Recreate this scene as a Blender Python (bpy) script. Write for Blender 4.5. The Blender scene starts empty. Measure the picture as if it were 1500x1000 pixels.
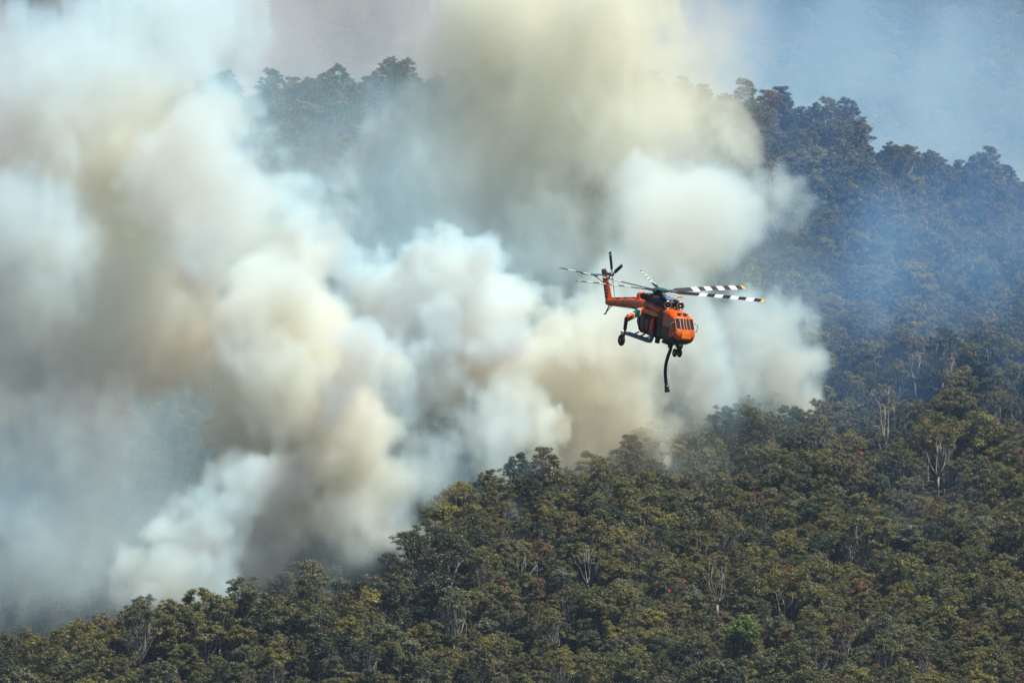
import bpy, math, time
import numpy as np
from mathutils import Vector, Matrix

T0 = time.time()
sc = bpy.context.scene
COL = sc.collection
R_ = math.radians

# ------------------------------------------------------------------ camera
CAM_Z, PITCH, FPX = 300.0, -4.0, 12500.0
cam = bpy.data.objects.new('camera', bpy.data.cameras.new('camera'))
COL.objects.link(cam)
sc.camera = cam
cam.location = (0, 0, CAM_Z)
cam.rotation_euler = (R_(90 + PITCH), 0, 0)
cam.data.lens = 300
cam.data.sensor_width = 36
cam.data.clip_start = 1
cam.data.clip_end = 40000

# ------------------------------------------------------------------ light
SUN = Vector((0.42, -0.12, 0.87)).normalized()
w = bpy.data.worlds.new('World')
sc.world = w
w.use_nodes = True
sky = w.node_tree.nodes.new('ShaderNodeTexSky')
sky.sky_type = 'NISHITA'
sky.sun_disc = False
sky.sun_elevation = math.asin(SUN.z)
sky.sun_rotation = math.atan2(SUN.x, SUN.y)
bg = w.node_tree.nodes['Background']
w.node_tree.links.new(sky.outputs[0], bg.inputs[0])
bg.inputs[1].default_value = 0.05
sl = bpy.data.lights.new('sun', 'SUN')
sl.energy = 5.0
sl.angle = R_(0.5)
sl.color = (1.0, 0.965, 0.90)
so = bpy.data.objects.new('sun', sl)
COL.objects.link(so)
so.rotation_euler = SUN.to_track_quat('Z', 'Y').to_euler()
sc.view_settings.view_transform = 'Standard'
sc.view_settings.look = 'None'
sc.view_settings.exposure = 0.45
sc.view_settings.gamma = 1.0
sc.view_settings.use_curve_mapping = False

# ------------------------------------------------------------------ render settings
cy = sc.cycles
cy.max_bounces = 10
cy.diffuse_bounces = 3
cy.glossy_bounces = 2
cy.transmission_bounces = 4
cy.transparent_max_bounces = 8
cy.volume_bounces = 5
cy.volume_step_rate = 3.2
cy.volume_max_steps = 512
cy.use_denoising = True
cy.use_adaptive_sampling = False
cy.caustics_reflective = False
cy.caustics_refractive = False

RC = cam.rotation_euler.to_matrix()
F_, U_, X_ = -RC.col[2], RC.col[1], RC.col[0]


def at(px, py, d):
    """world point whose distance along the world Y axis is d, seen at photo pixel (px, py)"""
    v = F_ + X_ * ((px - 750) / FPX) - U_ * ((py - 500) / FPX)
    return Vector((0, 0, CAM_Z)) + v * (d / v.y)


def row_z(d, row):
    return CAM_Z + d * np.tan(R_(PITCH) - np.arctan((row - 500.0) / FPX))


def project(x, y, z):
    """numpy arrays -> photo pixel coordinates"""
    z = z - CAM_Z
    dep = x * F_.x + y * F_.y + z * F_.z
    u = x * X_.x + y * X_.y + z * X_.z
    v = x * U_.x + y * U_.y + z * U_.z
    return 750 + FPX * u / dep, 500 - FPX * v / dep


def tag(o, label=None, cat=None, group=None, kind=None):
    for k, v in (('label', label), ('category', cat), ('group', group), ('kind', kind)):
        if v:
            o[k] = v
    return o


# ------------------------------------------------------------------ materials
def new_mat(name):
    m = bpy.data.materials.new(name)
    m.use_nodes = True
    nt = m.node_tree
    nt.nodes.clear()
    out = nt.nodes.new('ShaderNodeOutputMaterial')
    return m, nt, out


def paint(name, col, rough=0.45, metal=0.0, spec=0.5, grime=0.25, scale=2.0):
    m, nt, out = new_mat(name)
    b = nt.nodes.new('ShaderNodeBsdfPrincipled')
    tc = nt.nodes.new('ShaderNodeTexCoord')
    nz = nt.nodes.new('ShaderNodeTexNoise')
    nz.inputs['Scale'].default_value = scale
    nz.inputs['Detail'].default_value = 5
    nt.links.new(tc.outputs['Object'], nz.inputs['Vector'])
    mr = nt.nodes.new('ShaderNodeMapRange')
    mr.inputs['From Min'].default_value = 0.35
    mr.inputs['From Max'].default_value = 0.7
    mr.inputs['To Min'].default_value = 1.0
    mr.inputs['To Max'].default_value = 1.0 - grime
    nt.links.new(nz.outputs['Fac'], mr.inputs['Value'])
    mx = nt.nodes.new('ShaderNodeVectorMath')
    mx.operation = 'SCALE'
    mx.inputs[0].default_value = col
    nt.links.new(mr.outputs[0], mx.inputs['Scale'])
    nt.links.new(mx.outputs[0], b.inputs['Base Color'])
    b.inputs['Roughness'].default_value = rough
    b.inputs['Metallic'].default_value = metal
    b.inputs['Specular IOR Level'].default_value = spec
    nt.links.new(b.outputs[0], out.inputs[0])
    return m


def leaf_material():
    m, nt, out = new_mat('eucalypt_leaves')
    N, L = nt.nodes.new, nt.links.new
    oi = N('ShaderNodeObjectInfo')
    tint = N('ShaderNodeAttribute')
    tint.attribute_name = 'tint'
    # value variation per leaf cluster and per tree, with sunlit clump tops painted lighter
    mr = N('ShaderNodeMapRange')
    mr.inputs['To Min'].default_value = 0.55
    mr.inputs['To Max'].default_value = 1.7
    L(tint.outputs['Fac'], mr.inputs['Value'])
    mr2 = N('ShaderNodeMapRange')
    mr2.inputs['To Min'].default_value = 0.72
    mr2.inputs['To Max'].default_value = 1.3
    L(oi.outputs['Random'], mr2.inputs['Value'])
    mu = N('ShaderNodeMath')
    mu.operation = 'MULTIPLY'
    L(mr.outputs[0], mu.inputs[0])
    L(mr2.outputs[0], mu.inputs[1])
    sc_ = N('ShaderNodeVectorMath')
    sc_.operation = 'SCALE'
    lc = N('ShaderNodeAttribute')
    lc.attribute_type = 'INSTANCER'
    lc.attribute_name = 'leaf_color'
    L(lc.outputs['Vector'], sc_.inputs[0])
    L(mu.outputs[0], sc_.inputs['Scale'])
    # fresh tips lean to yellow
    mix = N('ShaderNodeMix')
    mix.data_type = 'RGBA'
    mix.blend_type = 'MULTIPLY'
    mix.inputs['B'].default_value = (1.28, 1.12, 0.7, 1)
    L(tint.outputs['Fac'], mix.inputs['Factor'])
    L(sc_.outputs[0], mix.inputs['A'])
    d = N('ShaderNodeBsdfDiffuse')
    t = N('ShaderNodeBsdfTranslucent')
    g = N('ShaderNodeBsdfGlossy')
    g.inputs['Roughness'].default_value = 0.45
    g.inputs['Color'].default_value = (0.8, 0.85, 0.8, 1)
    L(mix.outputs['Result'], d.inputs[0])
    L(mix.outputs['Result'], t.inputs[0])
    a = N('ShaderNodeMixShader')
    a.inputs[0].default_value = 0.2
    L(d.outputs[0], a.inputs[1])
    L(t.outputs[0], a.inputs[2])
    b = N('ShaderNodeMixShader')
    b.inputs[0].default_value = 0.035
    L(a.outputs[0], b.inputs[1])
    L(g.outputs[0], b.inputs[2])
    L(b.outputs[0], out.inputs[0])
    return m


M_LEAF = leaf_material()
M_BARK = paint('pale_gum_bark', (0.36, 0.32, 0.27), 0.8, grime=0.6, scale=0.8)
M_DARKBARK = paint('brown_bark', (0.075, 0.06, 0.048), 0.9, grime=0.5, scale=0.8)


def ground_material():
    m, nt, out = new_mat('forest_floor')
    N, L = nt.nodes.new, nt.links.new
    tc = N('ShaderNodeTexCoord')
    nz = N('ShaderNodeTexNoise')
    nz.inputs['Scale'].default_value = 0.12
    nz.inputs['Detail'].default_value = 8
    L(tc.outputs['Object'], nz.inputs['Vector'])
    cr = N('ShaderNodeValToRGB')
    cr.color_ramp.elements[0].position = 0.35
    cr.color_ramp.elements[0].color = (0.025, 0.032, 0.015, 1)
    cr.color_ramp.elements[1].position = 0.7
    cr.color_ramp.elements[1].color = (0.075, 0.06, 0.035, 1)
    L(nz.outputs['Fac'], cr.inputs[0])
    b = N('ShaderNodeBsdfDiffuse')
    L(cr.outputs[0], b.inputs[0])
    bp = N('ShaderNodeBump')
    bp.inputs['Distance'].default_value = 2.0
    L(nz.outputs['Fac'], bp.inputs['Height'])
    L(bp.outputs[0], b.inputs['Normal'])
    L(b.outputs[0], out.inputs[0])
    return m


# ------------------------------------------------------------------ terrain
rng = np.random.default_rng(7)
CX = np.array([-900, 0, 150, 300, 450, 560, 620, 700, 800, 900, 1000, 1100, 1200, 1350, 1500, 2200.])
F_TOP = np.array([1030, 950, 920, 900, 885, 862, 760, 690, 672, 655, 630, 600, 570, 540, 520, 500.])
F_D = np.array([2070, 2070, 2075, 2080, 2085, 2105, 2190, 2225, 2250, 2280, 2330, 2400, 2450, 2490, 2500, 2510.])
BX = np.array([-900, -100, 150, 300, 400, 560, 800, 950, 1060, 1130, 1250, 1330, 1430, 1500, 2200.])
B_TOP = np.array([420, 300, 190, 125, 112, 108, 112, 118, 128, 140, 172, 225, 250, 272, 460.])
_rw = np.random.default_rng(3).random((64, 64))


def vnoise(x, y, c):
    u, v = x / c + 1000, y / c + 1000
    i, j = np.floor(u).astype(int), np.floor(v).astype(int)
    f, g = u - i, v - j
    f, g = f * f * (3 - 2 * f), g * g * (3 - 2 * g)
    a = lambda p, q: _rw[p % 64, q % 64]
    return (a(i, j) * (1 - f) + a(i + 1, j) * f) * (1 - g) + (a(i, j + 1) * (1 - f) + a(i + 1, j + 1) * f) * g


def ground(x, y):
    x = np.atleast_1d(np.asarray(x, float))
    y = np.atleast_1d(np.asarray(y, float))
    Xf = 750 + FPX * x / 2180
    Xb = 750 + FPX * x / 2860
    fr = np.interp(Xf, CX, F_TOP) + 84
    fd = np.interp(Xf, CX, F_D)
    br = np.interp(Xb, BX, B_TOP) + 70
    join = np.clip((Xf - 930) / 200, 0, 1)                # the gully closes to the right
    DB = 2860.0
    zf, zb = row_z(fd, fr), row_z(DB, br)
    zl = lambda d: zf + (zb - zf) * (d - fd) / (DB - fd)
    zv = row_z(fd + 160, np.minimum(fr + 45, 960))
    ks = [
        (np.full_like(x, -3000.), np.full_like(x, 20.)),
        (np.full_like(x, 900.), np.full_like(x, 35.)),
        (np.full_like(x, 1700.), row_z(2000, 1150) - 75 + 0 * x),
        (np.full_like(x, 2000.), row_z(2000, 1150) + 0 * x),
        (fd, zf),
        (fd + 70, (zf - 12) * (1 - join) + zl(fd + 70) * join),
        (fd + 160, zv * (1 - join) + zl(fd + 160) * join),
        (np.full_like(x, DB), zb),
        (np.full_like(x, DB + 40), zb - 6),
        (np.full_like(x, 3200.), zb - 110),
        (np.full_like(x, 4300.), 0 * x - 120),
        (np.full_like(x, 7300.), 0 * x - 350),
        (np.full_like(x, 9700.), row_z(9700, -520) + 0 * x),
        (np.full_like(x, 16000.), row_z(9700, -520) - 500 + 0 * x),
    ]
    z = np.zeros_like(x)
    for (d0, z0), (d1, z1) in zip(ks[:-1], ks[1:]):
        m = (y >= d0) & (y < d1)
        t = np.clip((y - d0) / np.maximum(d1 - d0, 1e-6), 0, 1)
        z = np.where(m, z0 + (z1 - z0) * t, z)
    amp = np.interp(y, [0, 1800, 1950, 2950, 6500, 8500], [10, 6, 5.0, 5.5, 30, 70])
    z += amp * (vnoise(x, y, 45) - .5) * 1.5 * (y < 3300) + amp * (vnoise(x + 77, y, 17) - .5) * .7 * (y < 3300)
    z += (y > 3300) * np.clip((y - 3300) / 1500, 0, 1) * amp * ((vnoise(x, y * .3, 330) - .5) * 2 + (vnoise(x, y, 110) - .5) * .7)
    return z


def mesh_obj(name, verts, faces, mat, parent=None, smooth=False):
    me = bpy.data.meshes.new(name)
    if isinstance(faces, np.ndarray):
        v = np.asarray(verts, 'f4')
        n, k = faces.shape
        me.vertices.add(len(v))
        me.vertices.foreach_set('co', v.ravel())
        me.loops.add(n * k)
        me.loops.foreach_set('vertex_index', faces.astype('i4').ravel())
        me.polygons.add(n)
        me.polygons.foreach_set('loop_start', np.arange(0, n * k, k, dtype='i4'))
        if smooth:
            me.polygons.foreach_set('use_smooth', np.ones(n, bool))
        me.update(calc_edges=True)
    else:
        me.from_pydata([tuple(q) for q in verts], [], faces)
        if smooth:
            for p in me.polygons:
                p.use_smooth = True
    if mat:
        me.materials.append(mat)
    o = bpy.data.objects.new(name, me)
    if parent is not None:
        o.parent = parent
    return o


ys = np.concatenate([np.arange(-3000, 1700, 160), np.arange(1700, 3120, 7), np.arange(3120, 4400, 60), np.arange(4400, 7000, 120), np.arange(7000, 9800, 30), np.arange(9800, 15500, 400)]).astype(float)
xs = np.concatenate([np.arange(-6000, -500, 220), np.arange(-500, 500, 8), np.arange(500, 6100, 220)]).astype(float)
GX, GY = np.meshgrid(xs, ys)
GZ = ground(GX.ravel(), GY.ravel())
nx_, ny_ = len(xs), len(ys)
ii = (np.arange(ny_ - 1)[:, None] * nx_ + np.arange(nx_ - 1)[None, :]).ravel()
quads = np.stack([ii, ii + 1, ii + nx_ + 1, ii + nx_], 1)
g_ = mesh_obj('ground', np.stack([GX.ravel(), GY.ravel(), GZ], 1), quads, ground_material(), smooth=True)
COL.objects.link(g_)
tag(g_, kind='structure')

# ------------------------------------------------------------------ tree meshes
def tube_path(pts, rads, sides=5):
    pts = [np.array(p, float) for p in pts]
    V, Fc = [], []
    for i, p in enumerate(pts):
        t = pts[min(i + 1, len(pts) - 1)] - pts[max(i - 1, 0)]
        t /= np.linalg.norm(t) + 1e-9
        a = np.cross(t, [0.13, 1, 0.21])
        a /= np.linalg.norm(a) + 1e-9
        b = np.cross(t, a)
        for k in range(sides):
            an = 2 * math.pi * k / sides
            V.append(p + rads[i] * (math.cos(an) * a + math.sin(an) * b))
    for i in range(len(pts) - 1):
        for k in range(sides):
            k2 = (k + 1) % sides
            Fc.append((i * sides + k, i * sides + k2, (i + 1) * sides + k2, (i + 1) * sides + k))
    return V, Fc


class MB:
    def __init__(s):
        s.v, s.f = [], []

    def add(s, V, Fc):
        n = len(s.v)
        s.v.extend(V)
        s.f.extend([tuple(i + n for i in q) for q in Fc])

    def tube(s, pts, rads, sides=5):
        if np.isscalar(rads):
            rads = [rads] * len(pts)
        V, Fc = tube_path(pts, rads, sides)
        Fc.append(tuple(range(sides))[::-1])
        Fc.append(tuple(range(len(V) - sides, len(V))))
        s.add(V, Fc)


def bend(r, a, b, n, wob):
    a, b = np.array(a, float), np.array(b, float)
    L = np.linalg.norm(b - a)
    out = []
    o = r.normal(0, 1, 3) * wob * L
    o2 = r.normal(0, 1, 3) * wob * L * .6
    for i in range(n + 1):
        t = i / n
        p = a + (b - a) * t + o * math.sin(math.pi * t) + o2 * math.sin(2 * math.pi * t)
        p[2] -= 0.10 * L * math.sin(math.pi * t)     # limbs leave low, then rise
        out.append(p)
    return out


def make_tree_mesh(name, seed, H, RW, kind):
    """trunk mesh and crown mesh of one eucalypt; kind: dense, open, tall, big, bare"""
    r = np.random.default_rng(seed)
    ncl = {'dense': 170, 'open': 150, 'tall': 150, 'big': 460, 'bare': 22, 'umbrella': 60, 'thin': 110}[kind]
    low = {'dense': .26, 'open': .42, 'tall': .38, 'big': .30, 'bare': .42, 'umbrella': .8, 'thin': .36}[kind]
    cs = []
    nl = {'dense': 12, 'open': 30, 'tall': 30, 'big': 40, 'bare': 5, 'umbrella': 9, 'thin': 26}[kind]
    # crown = several lobes, each a rounded head of leaf clumps
    lobes = []
    for i in range(nl):
        an = i * 2.4 + r.uniform(-.5, .5)
        q = math.sqrt((i + .5) / nl)
        q = min(q * r.uniform(.8, 1.1), 1)
        rad = RW * .80 * q
        zz = H * (low + (1 - low) * .93 * math.sqrt(1 - (.88 * q) ** 2) * (r.uniform(.86, 1.04) if r.random() < .75 else r.uniform(.5, .8)))
        if kind == 'umbrella':
            zz = H * r.uniform(.86, .97)
        lobes.append((rad * math.cos(an), rad * math.sin(an), min(zz, H * .95), RW * r.uniform(.24, .40) * {'open': .56, 'tall': .62, 'thin': .6, 'big': .66}.get(kind, 1.0)))
    for i in range(ncl):
        lx, ly, lz, lr = lobes[i % nl]
        v = r.normal(0, 1, 3)
        v /= np.linalg.norm(v)
        v[2] = abs(v[2]) if r.random() < .72 else v[2]
        sq = .35 if kind == 'umbrella' else .8
        cs.append(np.array([lx, ly, lz]) + v * lr * np.array([1, 1, sq]) * r.uniform(.5, 1.12))
    cs = np.array(cs)
    # trunk and limbs
    tb = MB()
    lean = r.normal(0, .035, 2) * H
    fork = np.array([lean[0], lean[1], H * (low - .08 if kind != 'umbrella' else .45)])
    r0 = H * .017 + .08
    tb.tube(bend(r, (0, 0, -2.5), fork, 4, .02), np.linspace(r0 * 1.25, r0 * .8, 5), 6)
    for (lx, ly, lz, lr) in lobes:
        mid = np.array([lx, ly, lz - lr * .35])
        P = bend(r, fork, mid, 4, .06)
        tb.tube(P, np.linspace(r0 * .5, r0 * .15, 5) * (1 if kind in ('bare', 'big') else .75), 5)
        near = [c for i, c in enumerate(cs) if lobes[i % nl][:3] == (lx, ly, lz)]
        for c in near[: (2 if kind != 'bare' else 9)]:
            st = P[3] if r.random() < .5 else P[4]
            tb.tube(bend(r, st, c, 2, .08), [r0 * .2, r0 * .13, r0 * .06], 4)
    # leaves
    nleaf = {'dense': 84, 'open': 68, 'tall': 68, 'big': 90, 'bare': 0, 'umbrella': 90, 'thin': 56}[kind]
    if nleaf:
        cr = {'dense': .80, 'open': .66, 'tall': .66, 'big': .92, 'umbrella': .85, 'thin': .6}[kind]
        n = len(cs) * nleaf
        C = np.repeat(cs, nleaf, 0)
        rad = np.repeat(cr * r.uniform(.7, 1.25, len(cs)), nleaf)[:, None]
        v = r.normal(0, 1, (n, 3))
        v /= np.linalg.norm(v, axis=1)[:, None]
        dn = v[:, 2] < 0
        v[dn, 2] *= .35
        P = C + v * rad * np.array([1.15, 1.15, .62]) * (r.uniform(.15, 1.15, n) ** .6)[:, None]
        P += r.normal(0, .16, (n, 3)) * np.array([1.3, 1.3, .8])
        nm = v + r.normal(0, .36, (n, 3)) + np.array([0, 0, .30])
        nm /= np.linalg.norm(nm, axis=1)[:, None]
        a = np.cross(nm, r.normal(0, 1, (n, 3)))
        a /= np.linalg.norm(a, axis=1)[:, None] + 1e-9
        b = np.cross(nm, a)
        s = r.uniform(.12, .24, n)[:, None] * (1.0 if kind != 'big' else 1.05)
        V = np.stack([P - a * s, P - b * s * .55, P + a * s, P + b * s * .55], 1).reshape(-1, 3)
        Fq = np.arange(n * 4).reshape(n, 4)
        crown = mesh_obj(name + '_crown', V, Fq, M_LEAF).data
        hue = np.repeat(r.random(len(cs)), nleaf)
        t_ = np.clip(.5 * hue + .35 * np.clip(v[:, 2], 0, 1) + r.normal(0, .13, n), 0, 1)  # upward leaves lighter: sun on the clump tops put into the tint
        at_ = crown.attributes.new('tint', 'FLOAT', 'FACE')
        at_.data.foreach_set('value', t_.astype('f4'))
    else:
        crown = None
    bark = M_BARK if r.random() < .4 or kind in ('bare', 'big') else M_DARKBARK
    trunk = mesh_obj(name + '_trunk', np.array(tb.v), [list(q) for q in tb.f], bark, smooth=True).data
    return trunk, crown, H, RW, kind


SHAPES = []
specs = [('dense', 19, 6.0), ('dense', 21, 6.6), ('dense', 17, 5.4), ('dense', 22, 7.2), ('dense', 20, 5.6), ('dense', 18, 6.8),
         ('open', 22, 6.4), ('open', 20, 5.8), ('open', 24, 7.0), ('tall', 26, 6.0), ('tall', 23, 5.4), ('thin', 20, 5.6)]
for i, (k, h, rw) in enumerate(specs):
    SHAPES.append(make_tree_mesh('gum', 100 + i, h, rw, k))
SH_BARE = [make_tree_mesh('bare', 300 + i, h, rw, 'bare') for i, (h, rw) in enumerate(((24, 6.5), (18, 5.0), (15, 4.5)))]
SH_BIG = make_tree_mesh('big', 400, 24, 13.0, 'big')
SH_UMB = [make_tree_mesh('umb', 410 + i, 20, 5.5, 'umbrella') for i in range(2)]
print('tree meshes', round(time.time() - T0, 1))

KINDS = [  # label words, base colour, weight
    ('olive green', (0.098, 0.100, 0.034), .34),
    ('brownish olive', (0.112, 0.098, 0.040), .22),
    ('dark green', (0.042, 0.058, 0.030), .16),
    ('yellowish green', (0.150, 0.140, 0.036), .12),
    ('grey-green', (0.128, 0.132, 0.080), .13),
    ('rusty brown', (0.12, 0.075, 0.04), .03),
]
BRIGHT = (0.10, 0.165, 0.024)

# ------------------------------------------------------------------ where the trees stand
def scatter(x0, x1, y0, y1, step, seed):
    r = np.random.default_rng(seed)
    gx, gy = np.meshgrid(np.arange(x0, x1, step), np.arange(y0, y1, step))
    gx = gx.astype(float)
    gx[::2] += step / 2
    p = np.stack([gx.ravel(), gy.ravel()], 1)
    return p + r.uniform(-.42, .42, p.shape) * step


near_p = scatter(-215, 215, 1950, 2500, 5.8, 11)
mid_p = scatter(-265, 265, 2500, 2905, 6.2, 12)
P2 = np.concatenate([near_p, mid_p])
N2 = len(P2)
PZ = ground(P2[:, 0], P2[:, 1]) - .3
r5 = np.random.default_rng(5)
shape_i = r5.choice(12, N2, p=[.12, .12, .12, .11, .11, .11, .07, .07, .05, .04, .04, .04])
kcol = vnoise(P2[:, 0] + 300, P2[:, 1], 26) * .75 + r5.random(N2) * .5
# neighbouring trees lean to the same colour
order = np.argsort(np.argsort(kcol + 0)) / N2
kind_i = np.searchsorted(np.cumsum([.16, .13, .22, .20, .13, .13, .03]), order)
kind_map = np.array([2, 4, 0, 0, 1, 3, 5, 5])
kind_i = kind_map[kind_i]
shuf = r5.random(N2) < .4
kind_i[shuf] = r5.choice(6, shuf.sum(), p=[.3, .26, .16, .12, .13, .03])
scale = np.clip(r5.normal(.62, .13, N2) * (.70 + .60 * vnoise(P2[:, 0] + 900, P2[:, 1] + 50, 30)), .34, 1.1)
rotz = r5.uniform(0, 2 * math.pi, N2)
Hs = np.array([s[2] for s in SHAPES])[shape_i] * scale
Ws = np.array([s[3] for s in SHAPES])[shape_i] * scale
# crest trees are taller, thinner and more open
fdx = np.interp(750 + FPX * P2[:, 0] / 2180, CX, F_D)
fcr = np.where((P2[:, 1] > fdx - 14) & (P2[:, 1] < fdx + 6) & (P2[:, 0] < 75))[0]
shape_i[fcr] = r5.choice([6, 7, 8, 9, 10, 11, 0, 2], len(fcr))
scale[fcr] = np.where(r5.random(len(fcr)) < .3, r5.uniform(.8, 1.05, len(fcr)), r5.uniform(.4, .75, len(fcr)))
kind_i[fcr] = r5.choice([0, 2, 3, 3, 0, 1, 4], len(fcr))
py_c = P2[:, 1]
crest = (py_c > 2825) & (py_c < 2905)
cidx = np.where(crest)[0]
shape_i[cidx] = r5.choice([6, 7, 9, 10, 11, 11, 10], len(cidx))
kind_i[cidx] = r5.choice([0, 1, 2, 5, 1, 4, 0, 1, 4, 2, 0], len(cidx))
scale[cidx] = np.where(r5.random(len(cidx)) < .3, r5.uniform(.75, 1.0, len(cidx)), r5.uniform(.35, .65, len(cidx)))
Hs = np.array([s[2] for s in SHAPES])[shape_i] * scale
Ws = np.array([s[3] for s in SHAPES])[shape_i] * scale


def find_spot(px, py_top, h, dlo, dhi):
    """the ground point where a tree of height h shows its top at photo pixel (px, py_top)"""
    ds = np.arange(dlo, dhi, 1.0)
    xs_ = (px - 750) / FPX * ds * 1.0
    zs = ground(xs_, ds)
    _, v = project(xs_, ds, zs + h)
    k = int(np.argmin(np.abs(v - py_top)))
    return float(xs_[k]), float(ds[k]), float(zs[k])


ns_ = None
SPECIAL = []   # shape, colour, x, y, z, scale, rot, label, category


def special(shape, col, px, pyt, s, label, cat='tree', dlo=1960, dhi=2330, rot=0.0, clear=5.0, front=0.0, name='gum_tree'):
    global keep
    x, y, z = find_spot(px, pyt, shape[2] * s, dlo, dhi)
    SPECIAL.append((shape, col, x, y, z - .3, s, rot, label, cat, name))
    dx, dy = P2[:, 0] - x, P2[:, 1] - y
    keep &= ~((dx * dx + dy * dy < clear ** 2) | ((np.abs(dx) < clear + 2.5) & (dy < 0) & (dy > -front)))


keep = np.ones(N2, bool)
DK = (0.036, 0.05, 0.028)
special(SH_BIG, (0.05, 0.056, 0.03), 628, 768, 1.02, 'huge dark spreading gum tree with white limbs at the smoke edge', clear=9, front=36, dhi=2200, name='big_gum_tree')
special(SH_UMB[0], DK, 512, 812, .95, 'slender flat-topped tree standing against white smoke left of the huge gum', dhi=2135, name='umbrella_gum_tree', clear=3)
special(SH_UMB[1], DK, 553, 818, .85, 'small flat-topped tree between the slender one and the huge gum', dhi=2135, name='umbrella_gum_tree', clear=3)
special(SHAPES[0], BRIGHT, 1086, 896, 1.0, 'bright lime green tree standing out in the lower right forest', clear=5.5, front=34, dhi=2200)
special(SHAPES[10], DK, 315, 868, .7, 'small dark pointed tree poking above the left ridge line', clear=4, dhi=2110)
special(SHAPES[0], (0.2, 0.15, 0.02), 245, 985, .5, 'small golden yellow tree at the bottom left edge', clear=4, dhi=2060, front=6)
special(SHAPES[6], (0.13, 0.115, 0.03), 655, 700, .8, 'yellow-green tree on the knoll beside the smoke gap', clear=4, dhi=2225)
special(SHAPES[7], (0.11, 0.09, 0.03), 640, 655, .9, 'lone tree standing half in smoke above the knoll', clear=4, dhi=2290)
special(SHAPES[1], (0.125, 0.115, 0.028), 868, 640, .85, 'tall yellow-green tree at the ridge crest below the hose', clear=6, dhi=2310)
special(SHAPES[8], (0.045, 0.06, 0.03), 1058, 590, .85, 'dark layered tree on the ridge right of the hose', clear=6, dhi=2400)
special(SHAPES[7], (0.045, 0.06, 0.035), 1128, 566, .8, 'smoke-wrapped tree where the white smoke meets the blue hillside', clear=6, dhi=2480)
special(SHAPES[3], (0.034, 0.038, 0.024), 862, 708, .8, 'near-black broad tree in front of the pale smoke gap', clear=7, front=14, dhi=2240)
special(SH_BARE[0], (.4, .4, .4), 1298, 556, 1.15, 'tall bare white forked tree on the right hillside', 'dead tree', dlo=2130, dhi=2480, clear=6, front=42, rot=.7, name='dead_tree')
special(SH_BARE[1], (.4, .4, .4), 1376, 636, .95, 'short bare white Y-shaped tree right of the tall forked one', 'dead tree', dlo=2130, dhi=2480, clear=3.5, front=38, rot=2.0, name='dead_tree')
special(SH_BARE[1], (.4, .4, .4), 1050, 816, 1.0, 'bare white forked tree above the bright lime tree', 'dead tree', clear=3.5, front=38, rot=4.0, dhi=2250, name='dead_tree')
special(SH_BARE[2], (.4, .4, .4), 1150, 854, 1.0, 'bare pale tree right of the bright lime tree', 'dead tree', clear=3, front=36, rot=1.0, dhi=2250, name='dead_tree')
special(SH_BARE[2], (.4, .4, .4), 1345, 508, 1.0, 'bare pale branching tree high on the blue hillside', 'dead tree', dlo=2250, dhi=2700, clear=3.5, front=38, rot=3.0, name='dead_tree')
special(SH_BARE[1], (.4, .4, .4), 862, 797, .85, 'slim pale dead trunk right of the huge gum', 'dead tree', clear=3, front=36, rot=5.0, dhi=2200, name='dead_tree')
special(SH_BARE[2], (.4, .4, .4), 772, 806, .95, 'broken pale dead trunk close to the huge gum', 'dead tree', clear=3, front=36, rot=2.4, dhi=2200, name='dead_tree')
special(SHAPES[9], (0.06, 0.065, 0.04), 1240, 138, .9, 'tallest tree on the right skyline', dlo=2800, dhi=2890, clear=4)
special(SHAPES[10], (0.07, 0.07, 0.04), 1150, 126, .8, 'tall open tree on the skyline beside the smoke', dlo=2800, dhi=2890, clear=4)
special(SHAPES[9], (0.05, 0.06, 0.04), 320, 100, .75, 'leftmost tree of the far upper ridge above the smoke', dlo=2800, dhi=2890, clear=4)

# visible area of every random tree, painted far to near on a coarse screen
BW, BH = 500, 334
buf = np.full((BH, BW), -1, int)
cxp, cyp = project(P2[:, 0], P2[:, 1], PZ + Hs * .72)
pr = Ws * FPX / P2[:, 1] / 3.0
for k in np.argsort(-P2[:, 1]):
    if not keep[k]:
        continue
    cx_, cy_, q = cxp[k] / 3, cyp[k] / 3, pr[k] * .9
    a0, a1 = int(max(0, cx_ - q)), int(min(BW, cx_ + q + 1))
    b0, b1 = int(max(0, cy_ - q * .8)), int(min(BH, cy_ + q * .8 + 1))
    if a0 < a1 and b0 < b1:
        yy, xx = np.ogrid[b0:b1, a0:a1]
        mk = (xx - cx_) ** 2 + ((yy - cy_) / .8) ** 2 < q * q
        buf[b0:b1, a0:a1][mk] = k
# pixels that the smoke covers do not count
SMX = np.array([0, 150, 300, 560, 600, 620, 700, 800, 860, 960, 1100, 1150, 1152, 1200, 1500])
SMY = np.array([935, 895, 875, 830, 780, 700, 690, 690, 660, 630, 600, 590, 240, 160, 210])
lim = np.interp((np.arange(BW) + .5) * 3, SMX, SMY) / 3
buf[np.arange(BH)[:, None] < lim[None, :]] = -1
cnt = np.bincount(buf[buf >= 0].ravel(), minlength=N2)
n_ind = 298 - len(SPECIAL)
chosen = np.argsort(-cnt)[:n_ind]
chosen = chosen[cnt[chosen] > 0]
print('smallest chosen area', cnt[chosen].min() * 9, 'chosen', len(chosen), 'of', N2)

TRUNK_CACHE = {}


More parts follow.
